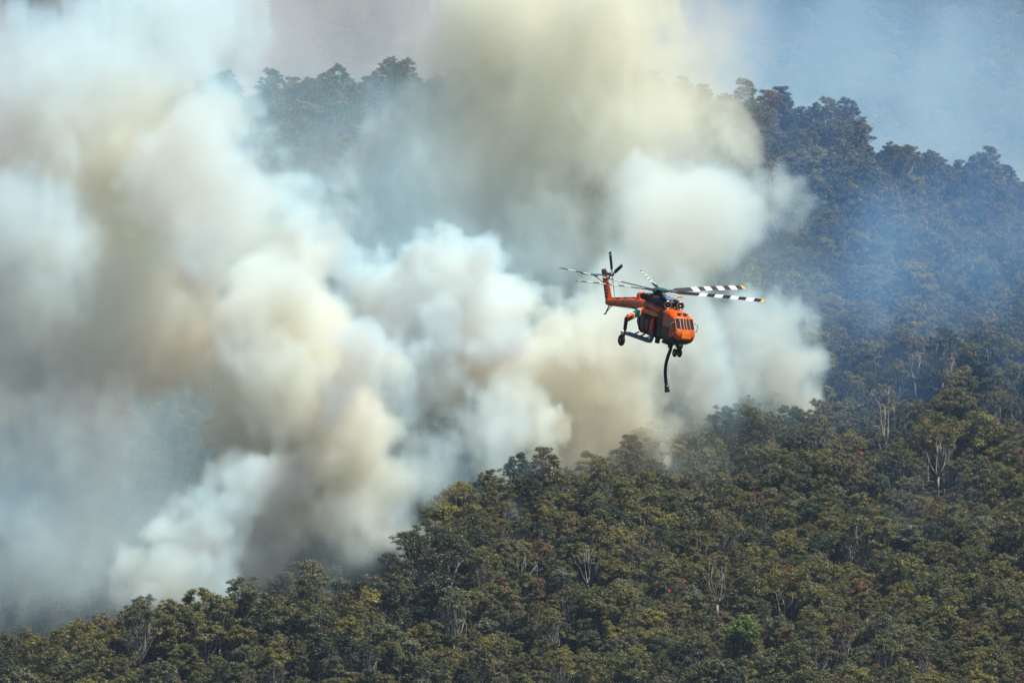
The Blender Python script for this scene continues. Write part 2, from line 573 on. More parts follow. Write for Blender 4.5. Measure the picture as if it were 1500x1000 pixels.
def plant(shape, col, x, y, z, s, rot, name, label, cat, group):
    e = bpy.data.objects.new(name, None)
    e.empty_display_size = 1
    e.location = (x, y, z)
    e.rotation_euler = (0, 0, rot)
    e.scale = (s, s, s)
    COL.objects.link(e)
    tag(e, label, cat, group)
    t = bpy.data.objects.new('trunk', shape[0])
    t.parent = e
    COL.objects.link(t)
    if shape[1]:
        c = bpy.data.objects.new('crown', shape[1])
        c.parent = e
        c['leaf_color'] = [float(q) for q in col]
        COL.objects.link(c)
    return e


for (sh, col, x, y, z, s, rot, lab, cat, nm) in SPECIAL:
    grp = 'bare dead trees on the hillside' if cat == 'dead tree' else None
    plant(sh, col, x, y, z, s, rot, nm, lab, cat, grp)

LM = [  # landmarks that one can find in the photo
    (86, 960, 'the bottom left corner'), (245, 975, 'the small golden yellow tree'), (318, 890, 'the small pointed ridge tree'),
    (450, 870, 'the foot of the left smoke plume'), (515, 850, 'the slender flat-topped tree'), (630, 830, 'the huge spreading gum'),
    (655, 720, 'the yellow-green knoll tree'), (780, 830, 'the broken pale dead trunk'), (865, 825, 'the slim pale dead trunk'),
    (860, 735, 'the near-black broad tree'), (900, 655, 'the ridge crest below the hose'), (1050, 610, 'the dark layered ridge tree'),
    (1050, 845, 'the bare tree above the lime tree'), (1088, 920, 'the bright lime green tree'), (1155, 885, 'the bare tree beside the lime tree'),
    (1262, 665, 'the small orange flame'), (1300, 610, 'the tall bare forked tree'), (1376, 660, 'the short Y-shaped dead tree'),
    (1345, 530, 'the highest bare branching tree'), (1240, 170, 'the tallest skyline tree'), (1150, 220, 'the skyline smoke edge'),
    (1150, 420, 'the right tips of the rotor blades'), (1140, 570, 'the smoke-wrapped tree'), (1490, 260, 'the right end of the skyline'),
    (1480, 990, 'the bottom right corner'), (1300, 990, 'the right part of the bottom edge'), (750, 990, 'the middle of the bottom edge'),
    (1480, 650, 'the right edge at half height'), (1400, 350, 'the blue upper right slope'), (1300, 790, 'the shaded gully below the flame'),
    (950, 960, 'the pale-leaved lower stand'), (530, 950, 'the slope under the flat-topped trees'), (1420, 840, 'the lower right slope')]
DIRS = ['right of', 'upper right of', 'above', 'upper left of', 'left of', 'lower left of', 'below', 'lower right of']
SHW = {'dense': 'round-crowned', 'open': 'loose-crowned', 'tall': 'tall narrow', 'thin': 'thin-leaved'}
rows = []
for k in chosen:
    X, Y = cxp[k], cyp[k]
    ms = buf == k
    yy, xx = np.nonzero(ms)
    X, Y = xx.mean() * 3, yy.mean() * 3
    dd = [(math.hypot(X - a, Y - b), a, b, n) for a, b, n in LM]
    dist, a, b, n = min(dd)
    if dist < 14:
        dr = 'beside'
    else:
        dr = DIRS[int(round(math.degrees(math.atan2(b - Y, X - a)) / 45)) % 8]
    ring = 'just ' if dist < 45 else ('' if dist < 85 else 'well ')
    rows.append([k, X, Y, n, dr, dist, f"{KINDS[kind_i[k]][0]} {SHW[SHAPES[shape_i[k]][4]]} gum {ring}{dr} {n}"])
byl = {}
for rr in rows:
    byl.setdefault(rr[6], []).append(rr)
ORD = ['nearest', 'second nearest', 'third nearest', 'fourth nearest', 'fifth nearest', 'sixth nearest', 'seventh nearest', 'eighth nearest']
for lab, g in byl.items():
    if len(g) > 1:
        g.sort(key=lambda q: q[5])
        for i, rr in enumerate(g):
            head, tail = lab.split(' gum ', 1)
            rr[6] = f"{head} gum {tail}, {ORD[min(i, 7)]}" if i else f"{head} gum {tail}, nearest"
for k, X, Y, n, dr, dist, lab in rows:
    if len(lab.split()) > 16:
        lab = lab.replace('crowned ', '').replace('round-', '').replace('loose-', '')
    if len(lab.split()) > 16:
        lab = lab.replace(' just ', ' ').replace(' well ', ' ')
    s = SHAPES[shape_i[k]]
    plant(s, KINDS[kind_i[k]][1], P2[k, 0], P2[k, 1], PZ[k], scale[k], rotz[k], 'gum_tree', lab, 'tree', 'gum trees of the hillside forest')
rest = keep.copy()
rest[chosen] = False

# ---- the rest of the wood, and the far hillside, as instanced stuff
src = bpy.data.collections.new('tree_sources')
SRC = []
for i, s in enumerate(SHAPES):
    src.objects.link(bpy.data.objects.new('src_%02d' % i, s[1]))
tsrc = bpy.data.collections.new('trunk_sources')
for i, s in enumerate(SHAPES):
    e = bpy.data.objects.new('trk_%02d' % i, s[0])
    tsrc.objects.link(e)


def stuff_forest(name, P, Z, shp, knd, scl, rot, label, cat='forest', trunks=True):
    me = bpy.data.meshes.new(name)
    n = len(P)
    me.vertices.add(n)
    me.vertices.foreach_set('co', np.column_stack([P, Z]).astype('f4').ravel())
    for nm, dat, ty in (('idx', shp.astype('i4'), 'INT'), ('scl', scl.astype('f4'), 'FLOAT'), ('rot', rot.astype('f4'), 'FLOAT')):
        a = me.attributes.new(nm, ty, 'POINT')
        a.data.foreach_set('value', dat)
    a = me.attributes.new('leaf_color', 'FLOAT_VECTOR', 'POINT')
    a.data.foreach_set('vector', np.array([k[1] for k in KINDS], 'f4')[knd].ravel())
    o = bpy.data.objects.new(name, me)
    COL.objects.link(o)
    tag(o, label, cat, None, 'stuff')
    g = bpy.data.node_groups.new(name, 'GeometryNodeTree')
    g.interface.new_socket('Geometry', in_out='INPUT', socket_type='NodeSocketGeometry')
    g.interface.new_socket('Geometry', in_out='OUTPUT', socket_type='NodeSocketGeometry')
    N, L = g.nodes.new, g.links.new
    gi, go = N('NodeGroupInput'), N('NodeGroupOutput')

    def attr(nm, ty):
        a = N('GeometryNodeInputNamedAttribute')
        a.data_type = ty
        a.inputs[0].default_value = nm
        return a.outputs[0]
    jn = N('GeometryNodeJoinGeometry')
    cx = N('ShaderNodeCombineXYZ')
    L(attr('rot', 'FLOAT'), cx.inputs[2])
    for coll, idn in ((src, 'idx'),) + (((tsrc, 'idx'),) if trunks else ()):
        ci = N('GeometryNodeCollectionInfo')
        ci.inputs['Collection'].default_value = coll
        ci.inputs['Separate Children'].default_value = True
        ci.inputs['Reset Children'].default_value = True
        ip = N('GeometryNodeInstanceOnPoints')
        ip.inputs['Pick Instance'].default_value = True
        L(gi.outputs[0], ip.inputs['Points'])
        L(ci.outputs[0], ip.inputs['Instance'])
        L(attr(idn, 'INT'), ip.inputs['Instance Index'])
        L(cx.outputs[0], ip.inputs['Rotation'])
        L(attr('scl', 'FLOAT'), ip.inputs['Scale'])
        L(ip.outputs[0], jn.inputs[0])
    L(jn.outputs[0], go.inputs[0])
    md = o.modifiers.new('scatter', 'NODES')
    md.node_group = g
    return o


stuff_forest('forest', P2[rest], PZ[rest], shape_i[rest], kind_i[rest], scale[rest], rotz[rest],
             'dense eucalypt forest covering both hillsides')
far_p = scatter(-900, 900, 7750, 9150, 14, 21)
nf = len(far_p)
rf = np.random.default_rng(22)
stuff_forest('distant_forest', far_p, ground(far_p[:, 0], far_p[:, 1]) - 2, rf.choice(12, nf), rf.choice(6, nf, p=[.3, .25, .2, .1, .12, .03]),
             rf.uniform(1.3, 2.3, nf), rf.uniform(0, 6.28, nf), 'pale blue hazy forest on the far hillside at upper right', trunks=False)
# low scrub between the trunks: small crowns sunk into the ground
sp = scatter(-225, 225, 1960, 2900, 8.5, 31)
ns = len(sp)
rs = np.random.default_rng(32)
stuff_forest('undergrowth', sp, ground(sp[:, 0], sp[:, 1]) - 3.5, rs.choice(6, ns), rs.choice(6, ns, p=[.4, .2, .2, .1, .08, .02]),
             rs.uniform(.3, .5, ns), rs.uniform(0, 6.28, ns), 'low scrub growing between the gum trunks', 'undergrowth', trunks=False)
print('forest', round(time.time() - T0, 1))


# ------------------------------------------------------------------ smoke (voxel grids made by geometry nodes)
def lattice_noise(N, c, r, stretch=1.0):
    a = r.random([int(n / c) + 3 for n in N]).astype('f4')
    for ax, n in enumerate(N):
        u = np.arange(n) / (c * (stretch if ax == 2 else 1.0))
        i = u.astype(int)
        f = u - i
        f = f * f * (3 - 2 * f)
        sh = [1, 1, 1]
        sh[ax] = n
        f = f.reshape(sh).astype('f4')
        a = np.take(a, i, ax) * (1 - f) + np.take(a, i + 1, ax) * f
    return a


def smoke_material(name, color, aniso=0.0, absorb=(0, 0, 0), ab=0.0):
    m, nt, out = new_mat(name)
    at_ = nt.nodes.new('ShaderNodeAttribute')
    at_.attribute_name = 'density'
    v = nt.nodes.new('ShaderNodeVolumeScatter')
    v.inputs['Color'].default_value = (*color, 1)
    v.inputs['Anisotropy'].default_value = aniso
    nt.links.new(at_.outputs['Fac'], v.inputs['Density'])
    last = v.outputs[0]
    if ab:
        b = nt.nodes.new('ShaderNodeVolumeAbsorption')
        b.inputs['Color'].default_value = (*absorb, 1)
        mu = nt.nodes.new('ShaderNodeMath')
        mu.operation = 'MULTIPLY'
        mu.inputs[1].default_value = ab
        nt.links.new(at_.outputs['Fac'], mu.inputs[0])
        nt.links.new(mu.outputs[0], b.inputs['Density'])
        a = nt.nodes.new('ShaderNodeAddShader')
        nt.links.new(last, a.inputs[0])
        nt.links.new(b.outputs[0], a.inputs[1])
        last = a.outputs[0]
    nt.links.new(last, out.inputs['Volume'])
    return m


def smoke_object(name, D, mn, mx, mat, label, cat):
    N = D.shape
    me = bpy.data.meshes.new(name)
    me.vertices.add(D.size)
    a = me.attributes.new('rho', 'FLOAT', 'POINT')
    a.data.foreach_set('value', np.ascontiguousarray(D.transpose(2, 1, 0)).astype('f4').ravel())
    o = bpy.data.objects.new(name, me)
    COL.objects.link(o)
    tag(o, label, cat, None, 'stuff')
    g = bpy.data.node_groups.new(name, 'GeometryNodeTree')
    g.interface.new_socket('Geometry', in_out='INPUT', socket_type='NodeSocketGeometry')
    g.interface.new_socket('Geometry', in_out='OUTPUT', socket_type='NodeSocketGeometry')
    Nn, L = g.nodes.new, g.links.new
    gi, go = Nn('NodeGroupInput'), Nn('NodeGroupOutput')
    vc = Nn('GeometryNodeVolumeCube')
    for k, v in (('Min', mn), ('Max', mx), ('Resolution X', N[0]), ('Resolution Y', N[1]), ('Resolution Z', N[2])):
        vc.inputs[k].default_value = v
    P = Nn('GeometryNodeInputPosition')

    def vm(op, src_, b):
        q = Nn('ShaderNodeVectorMath')
        q.operation = op
        L(src_, q.inputs[0])
        q.inputs[1].default_value = b
        return q.outputs[0]
    q = vm('SUBTRACT', P.outputs[0], mn)
    q = vm('MULTIPLY', q, [(N[i] - 1) / (mx[i] - mn[i]) for i in range(3)])
    q = vm('ADD', q, (.5, .5, .5))
    fl = Nn('ShaderNodeVectorMath')
    fl.operation = 'FLOOR'
    L(q, fl.inputs[0])
    dt = Nn('ShaderNodeVectorMath')
    dt.operation = 'DOT_PRODUCT'
    L(fl.outputs[0], dt.inputs[0])
    dt.inputs[1].default_value = (1, N[0], N[0] * N[1])
    si = Nn('GeometryNodeSampleIndex')
    si.data_type = 'FLOAT'
    si.domain = 'POINT'
    si.clamp = True
    na = Nn('GeometryNodeInputNamedAttribute')
    na.data_type = 'FLOAT'
    na.inputs[0].default_value = 'rho'
    L(gi.outputs[0], si.inputs['Geometry'])
    L(na.outputs[0], si.inputs['Value'])
    L(dt.outputs['Value'], si.inputs['Index'])
    L(si.outputs[0], vc.inputs['Density'])
    sm = Nn('GeometryNodeSetMaterial')
    sm.inputs['Material'].default_value = mat
    L(vc.outputs[0], sm.inputs[0])
    L(sm.outputs[0], go.inputs[0])
    o.modifiers.new('volume', 'NODES').node_group = g
    return o


def build_smoke(name, mn, mx, vox, puffs, seed, mat, label, warp=13.0, drift=None, floor=True):
    """puffs: (photo x, photo y, depth, radius in photo px, density, raggedness 0 soft .. 1 billowy)"""
    N = tuple(int((mx[i] - mn[i]) / vox) for i in range(3))
    r = np.random.default_rng(seed)
    ax = [mn[i] + (np.arange(N[i]) + .0) * (mx[i] - mn[i]) / (N[i] - 1) for i in range(3)]
    S = np.zeros(N, 'f4')
    A = np.zeros(N, 'f4')
    Rg = np.zeros(N, 'f4')
    # swirling displacement of the lookups
    W = [sum((lattice_noise(N, c / vox, r) - .5) * k for c, k in ((34, 1.4), (15, .85), (7, .5))) * warp for _ in range(3)]
    for (px, py, d, rp, dens, rag) in puffs:
        c = at(px, py, d)
        rad = rp * d / FPX
        rr = np.array([rad, rad * 1.0, rad]) + warp * 1.3
        lo = [max(0, int((c[i] - rr[i] - mn[i]) / vox)) for i in range(3)]
        hi = [min(N[i], int((c[i] + rr[i] - mn[i]) / vox) + 2) for i in range(3)]
        if any(lo[i] >= hi[i] for i in range(3)):
            continue
        s_ = tuple(slice(lo[i], hi[i]) for i in range(3))
        X = ax[0][s_[0]][:, None, None] + W[0][s_] - c[0]
        Y = ax[1][s_[1]][None, :, None] + W[1][s_] - c[1]
        Z = ax[2][s_[2]][None, None, :] + W[2][s_] - c[2]
        q = (X * X + Y * Y + Z * Z) / rad ** 2
        g = np.clip(1 - q, 0, 1) ** 2
        S[s_] += g
        A[s_] += g * dens
        Rg[s_] += g * rag
    del W
    Sm = np.maximum(S, 1e-4)
    A /= Sm
    Rg /= Sm
    bil = np.zeros(N, 'f4')
    fb = np.zeros(N, 'f4')
    for c, k in ((28, .31), (13, .26), (6, .23), (2.7, .20)):
        n = lattice_noise(N, c / vox, r)
        bil += np.abs(2 * n - 1) * k
        fb += lattice_noise(N, c * .8 / vox, r, 1.3) * k
    S = 1 - np.exp(-1.5 * S)
    x = (S * 1.15 + (bil - .36) * 1.8 * Rg + (fb - .5) * 2.0 - .32) / (.22 + .75 * (1 - Rg))
    x = np.clip(x, 0, 1) * (S > 0)
    D = x * x * (3 - 2 * x) * A * np.clip(.15 + 2.3 * (fb - .28), .1, 2)
    h = np.clip(S * 1.25 - .10, 0, 1)
    D = D * .95 + np.minimum(A, .07) * .30 * h * h * np.clip(3.4 * (fb - .36), 0, 1.6)
    if drift is not None:
        dx = np.clip((fb - .38) * 3.2, 0, 1)
        for (px, py, d, rp, dens) in drift:
            c = at(px, py, d)
            rx, ry, rz = rp[0] * d / FPX, rp[1], rp[2] * d / FPX
            q = ((ax[0][:, None, None] - c[0]) / rx) ** 2 + ((ax[1][None, :, None] - c[1]) / ry) ** 2 + ((ax[2][None, None, :] - c[2]) / rz) ** 2
            D += (np.clip(1 - q, 0, 1) ** 1.5 * dens * (.35 + .65 * dx)).astype('f4')
    # die away at the faces of the grid
    for i in range(3):
        e = np.minimum(np.arange(N[i]), np.arange(N[i])[::-1]) / (12 / vox)
        sh = [1, 1, 1]
        sh[i] = N[i]
        e = np.clip(e, 0, 1).reshape(sh).astype('f4')
        if i != 2:
            D *= e
    D[D < 4e-4] = 0
    o = smoke_object(name, D, tuple(mn), tuple(mx), mat, label, 'smoke')
    print(name, N, 'voxels', round(time.time() - T0, 1))
    return o


def plume_material():
    """fresh smoke is blue-white at the thin edges, the thick resinous parts are cream"""
    m, nt, out = new_mat('bushfire_smoke')
    N, L = nt.nodes.new, nt.links.new
    at_ = N('ShaderNodeAttribute')
    at_.attribute_name = 'density'
    tc = N('ShaderNodeTexCoord')
    nz = N('ShaderNodeTexNoise')
    nz.inputs['Scale'].default_value = 1 / 42
    nz.inputs['Detail'].default_value = 0
    L(tc.outputs['Object'], nz.inputs['Vector'])
    acc = None
    for (px, py, d, rp, amt) in CREAM:
        c = at(px, py, d)
        ds = N('ShaderNodeVectorMath')
        ds.operation = 'DISTANCE'
        ds.inputs[1].default_value = c
        L(tc.outputs['Object'], ds.inputs[0])
        mr = N('ShaderNodeMapRange')
        mr.inputs['From Min'].default_value = rp * d / FPX
        mr.inputs['From Max'].default_value = 0
        mr.inputs['To Max'].default_value = amt
        L(ds.outputs['Value'], mr.inputs['Value'])
        if acc is None:
            acc = mr.outputs[0]
        else:
            mx = N('ShaderNodeMath')
            mx.operation = 'MAXIMUM'
            L(acc, mx.inputs[0])
            L(mr.outputs[0], mx.inputs[1])
            acc = mx.outputs[0]
    a = N('ShaderNodeMath')
    a.operation = 'MULTIPLY_ADD'
    a.use_clamp = True
    L(nz.outputs['Fac'], a.inputs[0])
    a.inputs[1].default_value = .9
    a.inputs[2].default_value = -.38
    b = N('ShaderNodeMath')
    b.use_clamp = True
    L(a.outputs[0], b.inputs[0])
    L(acc, b.inputs[1])
    fac = b.outputs[0]
    cm = N('ShaderNodeMix')
    cm.data_type = 'RGBA'
    cm.inputs['A'].default_value = (0.52, 0.82, 1.0, 1)
    cm.inputs['B'].default_value = (0.94, 0.96, 0.82, 1)
    L(fac, cm.inputs['Factor'])
    v = N('ShaderNodeVolumeScatter')
    L(cm.outputs['Result'], v.inputs['Color'])
    L(at_.outputs['Fac'], v.inputs['Density'])
    ab = N('ShaderNodeVolumeAbsorption')
    am = N('ShaderNodeMix')
    am.data_type = 'RGBA'
    am.inputs['A'].default_value = (0.62, 0.93, 1.0, 1)
    am.inputs['B'].default_value = (0.88, 0.84, 0.05, 1)
    L(fac, am.inputs['Factor'])
    L(am.outputs['Result'], ab.inputs['Color'])
    mu = at_
    mu2 = N('ShaderNodeMath')
    mu2.operation = 'MULTIPLY'
    mu2.inputs[1].default_value = .16
    L(mu.outputs['Fac'], mu2.inputs[0])
    L(mu2.outputs[0], ab.inputs['Density'])
    ad = N('ShaderNodeAddShader')
    L(v.outputs[0], ad.inputs[0])
    L(ab.outputs[0], ad.inputs[1])
    L(ad.outputs[0], out.inputs['Volume'])
    return m


CREAM = [(240, 290, 2190, 210, 1.2), (440, 590, 2175, 290, 1.25), (290, 830, 2155, 130, .9), (850, 620, 2295, 270, 1.2), (960, 330, 2350, 150, .5),
         (930, 60, 2390, 420, 1.5)]
SM = plume_material()
PUFFS = []


def trail(pts, n, jit, seed, depth_j=14):
    """pts: (x, y, depth, radius, density, raggedness) along a plume; n puffs spread round it"""
    r = np.random.default_rng(seed)
    pts = np.array(pts, float)
    s = np.linspace(0, len(pts) - 1, len(pts))
    for k in range(n):
        u = (k + r.random()) / n * (len(pts) - 1)
        p = np.array([np.interp(u, s, pts[:, i]) for i in range(6)])
        j = r.normal(0, 1, 3)
        p[0] += j[0] * p[3] * jit
        p[1] += j[1] * p[3] * jit
        p[2] += j[2] * depth_j
        p[3] *= r.uniform(.6, 1.05)
        p[4] *= r.uniform(.6, 1.3)
        p[4] *= 1.7
        cd, ct = np.interp(p[0], CX, F_D), np.interp(p[0], CX, F_TOP)
        if p[1] > ct - 130:
            p[2] = max(p[2], cd + 12 + p[3] * .05)
        p[4] *= 1.3 if p[5] > .55 else 1.0
        p[3] *= 1.06
        PUFFS.append(tuple(p))


# left plume, root to top
trail([(275, 900, 2150, 75, .10, .8), (300, 800, 2155, 85, .10, .8), (370, 700, 2165, 100, .10, .8), (430, 600, 2175, 120, .09, .8), (380, 480, 2185, 130, .08, .7),
       (280, 330, 2190, 135, .07, .6), (200, 200, 2200, 150, .05, .3)], 46, .45, 1)
trail([(560, 740, 2165, 50, .05, .5), (530, 660, 2170, 80, .06, .6), (490, 560, 2175, 90, .08, .9), (440, 460, 2180, 85, .08, .9), (380, 340, 2185, 80, .07, .9), (300, 220, 2195, 95, .05, .7)], 26, .35, 2)
trail([(20, 880, 2170, 90, .04, .4), (60, 700, 2185, 130, .04, .4), (120, 520, 2195, 150, .05, .4), (60, 300, 2200, 170, .05, .4), (100, 120, 2210, 170, .045, .4), (220, 20, 2220, 150, .04, .3)], 34, .45, 3)
# middle plume
trail([(760, 690, 2262, 60, .09, .8), (780, 620, 2270, 90, .10, .9), (720, 520, 2280, 105, .10, .95), (680, 430, 2285, 95, .09, 1.), (700, 380, 2290, 85, .09, 1.)], 34, .42, 4)
trail([(640, 430, 2285, 55, .09, 1.), (600, 480, 2285, 55, .06, .9), (560, 520, 2280, 60, .05, .8), (640, 560, 2280, 55, .035, .6), (600, 620, 2270, 60, .035, .5)], 14, .4, 5)
# right plume behind the helicopter
trail([(1110, 590, 2330, 40, .05, .7), (1040, 560, 2325, 75, .05, .7), (950, 560, 2315, 90, .055, .7), (870, 560, 2305, 100, .055, .7), (900, 470, 2315, 100, .055, .8), (1060, 490, 2330, 75, .05, .8)], 34, .42, 6)
trail([(930, 430, 2335, 95, .045, .8), (950, 340, 2345, 90, .04, .6), (960, 300, 2350, 80, .035, .5), (1030, 340, 2355, 85, .03, .7), (1080, 235, 2355, 58, .03, .9)], 22, .4, 7)
trail([(200, 890, 2135, 40, .05, .8), (280, 850, 2138, 50, .08, .9), (350, 860, 2138, 40, .07, .9)], 12, .4, 11, 6)
trail([(440, 800, 2150, 60, .03, .3), (500, 770, 2155, 70, .045, .4), (560, 760, 2160, 65, .05, .4), (600, 700, 2175, 60, .045, .4), (620, 640, 2200, 60, .035, .4)], 20, .4, 12, 8)
trail([(20, 850, 2145, 70, .02, .4), (90, 780, 2150, 80, .02, .4)], 8, .5, 13, 8)
trail([(700, 640, 2262, 30, .06, .9), (760, 690, 2262, 45, .08, .9), (820, 690, 2262, 35, .07, .9)], 10, .4, 14, 6)
trail([(860, 640, 2282, 30, .05, .8), (960, 600, 2295, 35, .06, .8), (1060, 570, 2305, 35, .06, .8), (1140, 540, 2330, 30, .05, .8)], 20, .4, 15, 6)
trail([(980, 650, 2270, 18, .03, .8), (940, 670, 2268, 22, .03, .8), (1120, 600, 2290, 16, .03, .8)], 7, .5, 16, 5)
for k in range(26):
    X_c = 640 + k * 19.5
    cd, ct = np.interp(X_c, CX, F_D), np.interp(X_c, CX, F_TOP)
    rk = np.random.default_rng(700 + k)
    PUFFS.append((X_c, ct + rk.uniform(-10, 35), cd - rk.uniform(-4, 22), rk.uniform(18, 40), rk.uniform(.004, .016), .35))
# brown column rising to the top and the greyer mass in the middle
trail([(920, 260, 2380, 150, .035, .3), (900, 140, 2390, 170, .04, .3), (860, 20, 2400, 190, .05, .3), (840, -80, 2400, 200, .05, .3)], 26, .45, 8, 18)
trail([(560, 300, 2375, 110, .022, .4), (640, 220, 2380, 120, .03, .5), (740, 260, 2385, 120, .028, .4), (830, 330, 2385, 100, .025, .5), (620, 130, 2390, 70, .03, .6)], 30, .5, 9, 18)
DRIFT = [(60, 780, 2130, (330, 20, 230), .050), (470, 760, 2160, (170, 22, 130), .020), (540, 400, 2330, (200, 50, 200), .008), (420, 330, 2360, (460, 60, 380), .022), (620, 500, 2340, (420, 60, 260), .010), (80, 560, 2240, (360, 80, 540), .024), (930, 250, 2380, (230, 50, 360), .020),
         (1120, 470, 2385, (130, 40, 260), .012), (850, 640, 2290, (330, 22, 110), .014), (360, 800, 2150, (260, 22, 150), .016), (620, 690, 2230, (110, 20, 130), .012)]
NEARV = []
rn = np.random.default_rng(9)
for k in range(40):
    NEARV.append((rn.uniform(1080, 1750), rn.uniform(-80, 660), rn.uniform(2190, 2560), rn.uniform(130, 240), rn.uniform(.0034, .0078), 0))
for k in range(22):
    NEARV.append((rn.uniform(1230, 1750), rn.uniform(420, 740), rn.uniform(2170, 2330), rn.uniform(110, 180), rn.uniform(.0010, .0024), 0))
for k in range(12):
    NEARV.append((rn.uniform(1120, 1600), rn.uniform(60, 330), rn.uniform(2500, 2620), rn.uniform(110, 190), rn.uniform(.004, .008), 0))
s_mn = (-185.0, 2105.0, float(at(0, 1010, 2150).z))
s_mx = (172.0, 2490.0, float(at(0, -70, 2480).z))
build_smoke('smoke', s_mn, s_mx, 1.1, PUFFS, 41, SM, 'billowing white and cream bushfire smoke rising behind the front ridge', drift=DRIFT)

# older grey smoke beyond the upper ridge
FAR = []
rq = np.random.default_rng(77)
for (x, y, r0, dn, n) in ((80, 150, 330, .008, 12), (420, 40, 330, .0055, 12), (760, 20, 330, .008, 12), (960, 40, 130, .006, 5)):
    for k in range(n):
        FAR.append((x + rq.normal(0, 110), y + rq.normal(0, 70), rq.uniform(3120, 3300), r0 * rq.uniform(.5, .8), dn, .2))
SM2 = smoke_material('old_grey_smoke', (0.93, 0.96, 1.0), 0.0, (0.7, 0.62, 0.55), 0.06)
build_smoke('smoke', (-330.0, 2960.0, float(at(0, 420, 3100).z)), (300.0, 3440.0, float(at(0, -110, 3400).z)), 6.0, FAR, 42, SM2,
            'smooth grey older smoke hanging beyond the upper ridge', warp=16)

VEIL = []
for k in range(16):
    VEIL.append((1250 + rq.normal(0, 300), 150 + rq.normal(0, 120), rq.uniform(3900, 4300), rq.uniform(260, 420), .0060, 0))
SM3 = smoke_material('blue_smoke_veil', (0.34, 0.64, 1.0))
SM4 = smoke_material('thin_blue_smoke', (0.20, 0.48, 1.0))
build_smoke('smoke', (12.0, 2140.0, float(at(0, 900, 2300).z)), (235.0, 2640.0, float(at(0, -110, 2600).z)), 7.0, NEARV, 44, SM4,
            'thin blue smoke drifting over the right hillside', warp=12)
build_smoke('smoke', (-300.0, 3640.0, float(at(0, 620, 4000).z)), (520.0, 4500.0, float(at(0, -160, 4400).z)), 14.0, VEIL, 43, SM3,
            'thin blue smoke veil lying before the far hillside', warp=20)

# ------------------------------------------------------------------ haze
def haze_box():
    x0, x1, y0, y1, z0, z1 = -6400, 6400, -3200, 15600, float(GZ.min()) - 1.0, max(float(GZ.max()), CAM_Z) + 25
    V = [(x, y, z) for z in (z0, z1) for y in (y0, y1) for x in (x0, x1)]
    Fc = [(0, 2, 3, 1), (4, 5, 7, 6), (0, 1, 5, 4), (2, 6, 7, 3), (0, 4, 6, 2), (1, 3, 7, 5)]
    m, nt, out = new_mat('haze')
    p = nt.nodes.new('ShaderNodeVolumePrincipled')
    p.inputs['Color'].default_value = (0.50, 0.72, 1.0, 1)
    p.inputs['Density'].default_value = HAZE
    nt.links.new(p.outputs[0], out.inputs['Volume'])
    o = mesh_obj('haze', V, Fc, m)
    COL.objects.link(o)
    tag(o, 'thin blue bushfire haze between the camera and the far hills', None, None, 'stuff')


HAZE = 2.0e-5
haze_box()


# ------------------------------------------------------------------ helicopter
ORANGE = paint('orange_paint', (0.84, 0.125, 0.004), 0.32, grime=0.55, scale=1.6)
ORANGE_L = paint('light_orange_paint', (0.90, 0.24, 0.012), 0.3, grime=0.2)
BLACKP = paint('black_paint', (0.012, 0.012, 0.014), 0.45)
DARKM = paint('sooty_dark_metal', (0.035, 0.032, 0.03), 0.5, 0.6)
STEEL = paint('worn_steel', (0.35, 0.34, 0.33), 0.35, 0.85)
WHITEP = paint('white_paint', (0.8, 0.8, 0.70), 0.4, grime=.1)
TEAL = paint('dark_teal_paint', (0.010, 0.095, 0.085), 0.4)
YELLOW = paint('yellow_paint', (0.75, 0.42, 0.04), 0.4)
BLUEM = paint('blue_grey_pipe', (0.10, 0.20, 0.36), 0.35, 0.3)
HOSE_M = paint('navy_hose_rubber', (0.012, 0.02, 0.03), 0.6)
RUBBER = paint('tyre_rubber', (0.018, 0.016, 0.015), 0.8)
NAVY = paint('navy_stripe_paint', (0.01, 0.018, 0.04), 0.35)
GREYB = paint('blade_underside', (0.05, 0.05, 0.055), 0.5)
VISOR = paint('blue_grey_fairing', (0.16, 0.2, 0.36), 0.25)
HUBM = paint('rotor_head_metal', (0.09, 0.1, 0.1), 0.4, 0.6)
RED = paint('red_paint', (0.6, 0.03, 0.01), 0.4)
SHADE_MAROON = paint('shade_maroon_paint', (0.10, 0.010, 0.004), 0.4, grime=.5, scale=1.0)  # orange-red with the unlit side's shade painted in, mottled by grime
m_, nt_, out_ = new_mat('cockpit_glass')
gb = nt_.nodes.new('ShaderNodeBsdfPrincipled')
gb.inputs['Base Color'].default_value = (0.015, 0.018, 0.022, 1)
gb.inputs['Roughness'].default_value = 0.05
gb.inputs['Specular IOR Level'].default_value = 0.9
nt_.links.new(gb.outputs[0], out_.inputs[0])
GLASS = m_

hf = Vector((0.39, -0.149, 0.909)).normalized()
hu = Vector((0.138, 0.979, 0.146))
hu = (hu - hf * hu.dot(hf)).normalized()
hl = hu.cross(hf).normalized()          # port side
CAMM = Matrix((X_, U_, -F_)).transposed()
HR = CAMM @ Matrix((hf, hl, hu)).transposed()
heli = bpy.data.objects.new('helicopter', None)
COL.objects.link(heli)
heli.matrix_world = Matrix.Translation(at(967, 428, 842)) @ HR.to_4x4()
tag(heli, 'orange heavy-lift water bombing helicopter hovering with black and white striped rotor blades', 'helicopter')


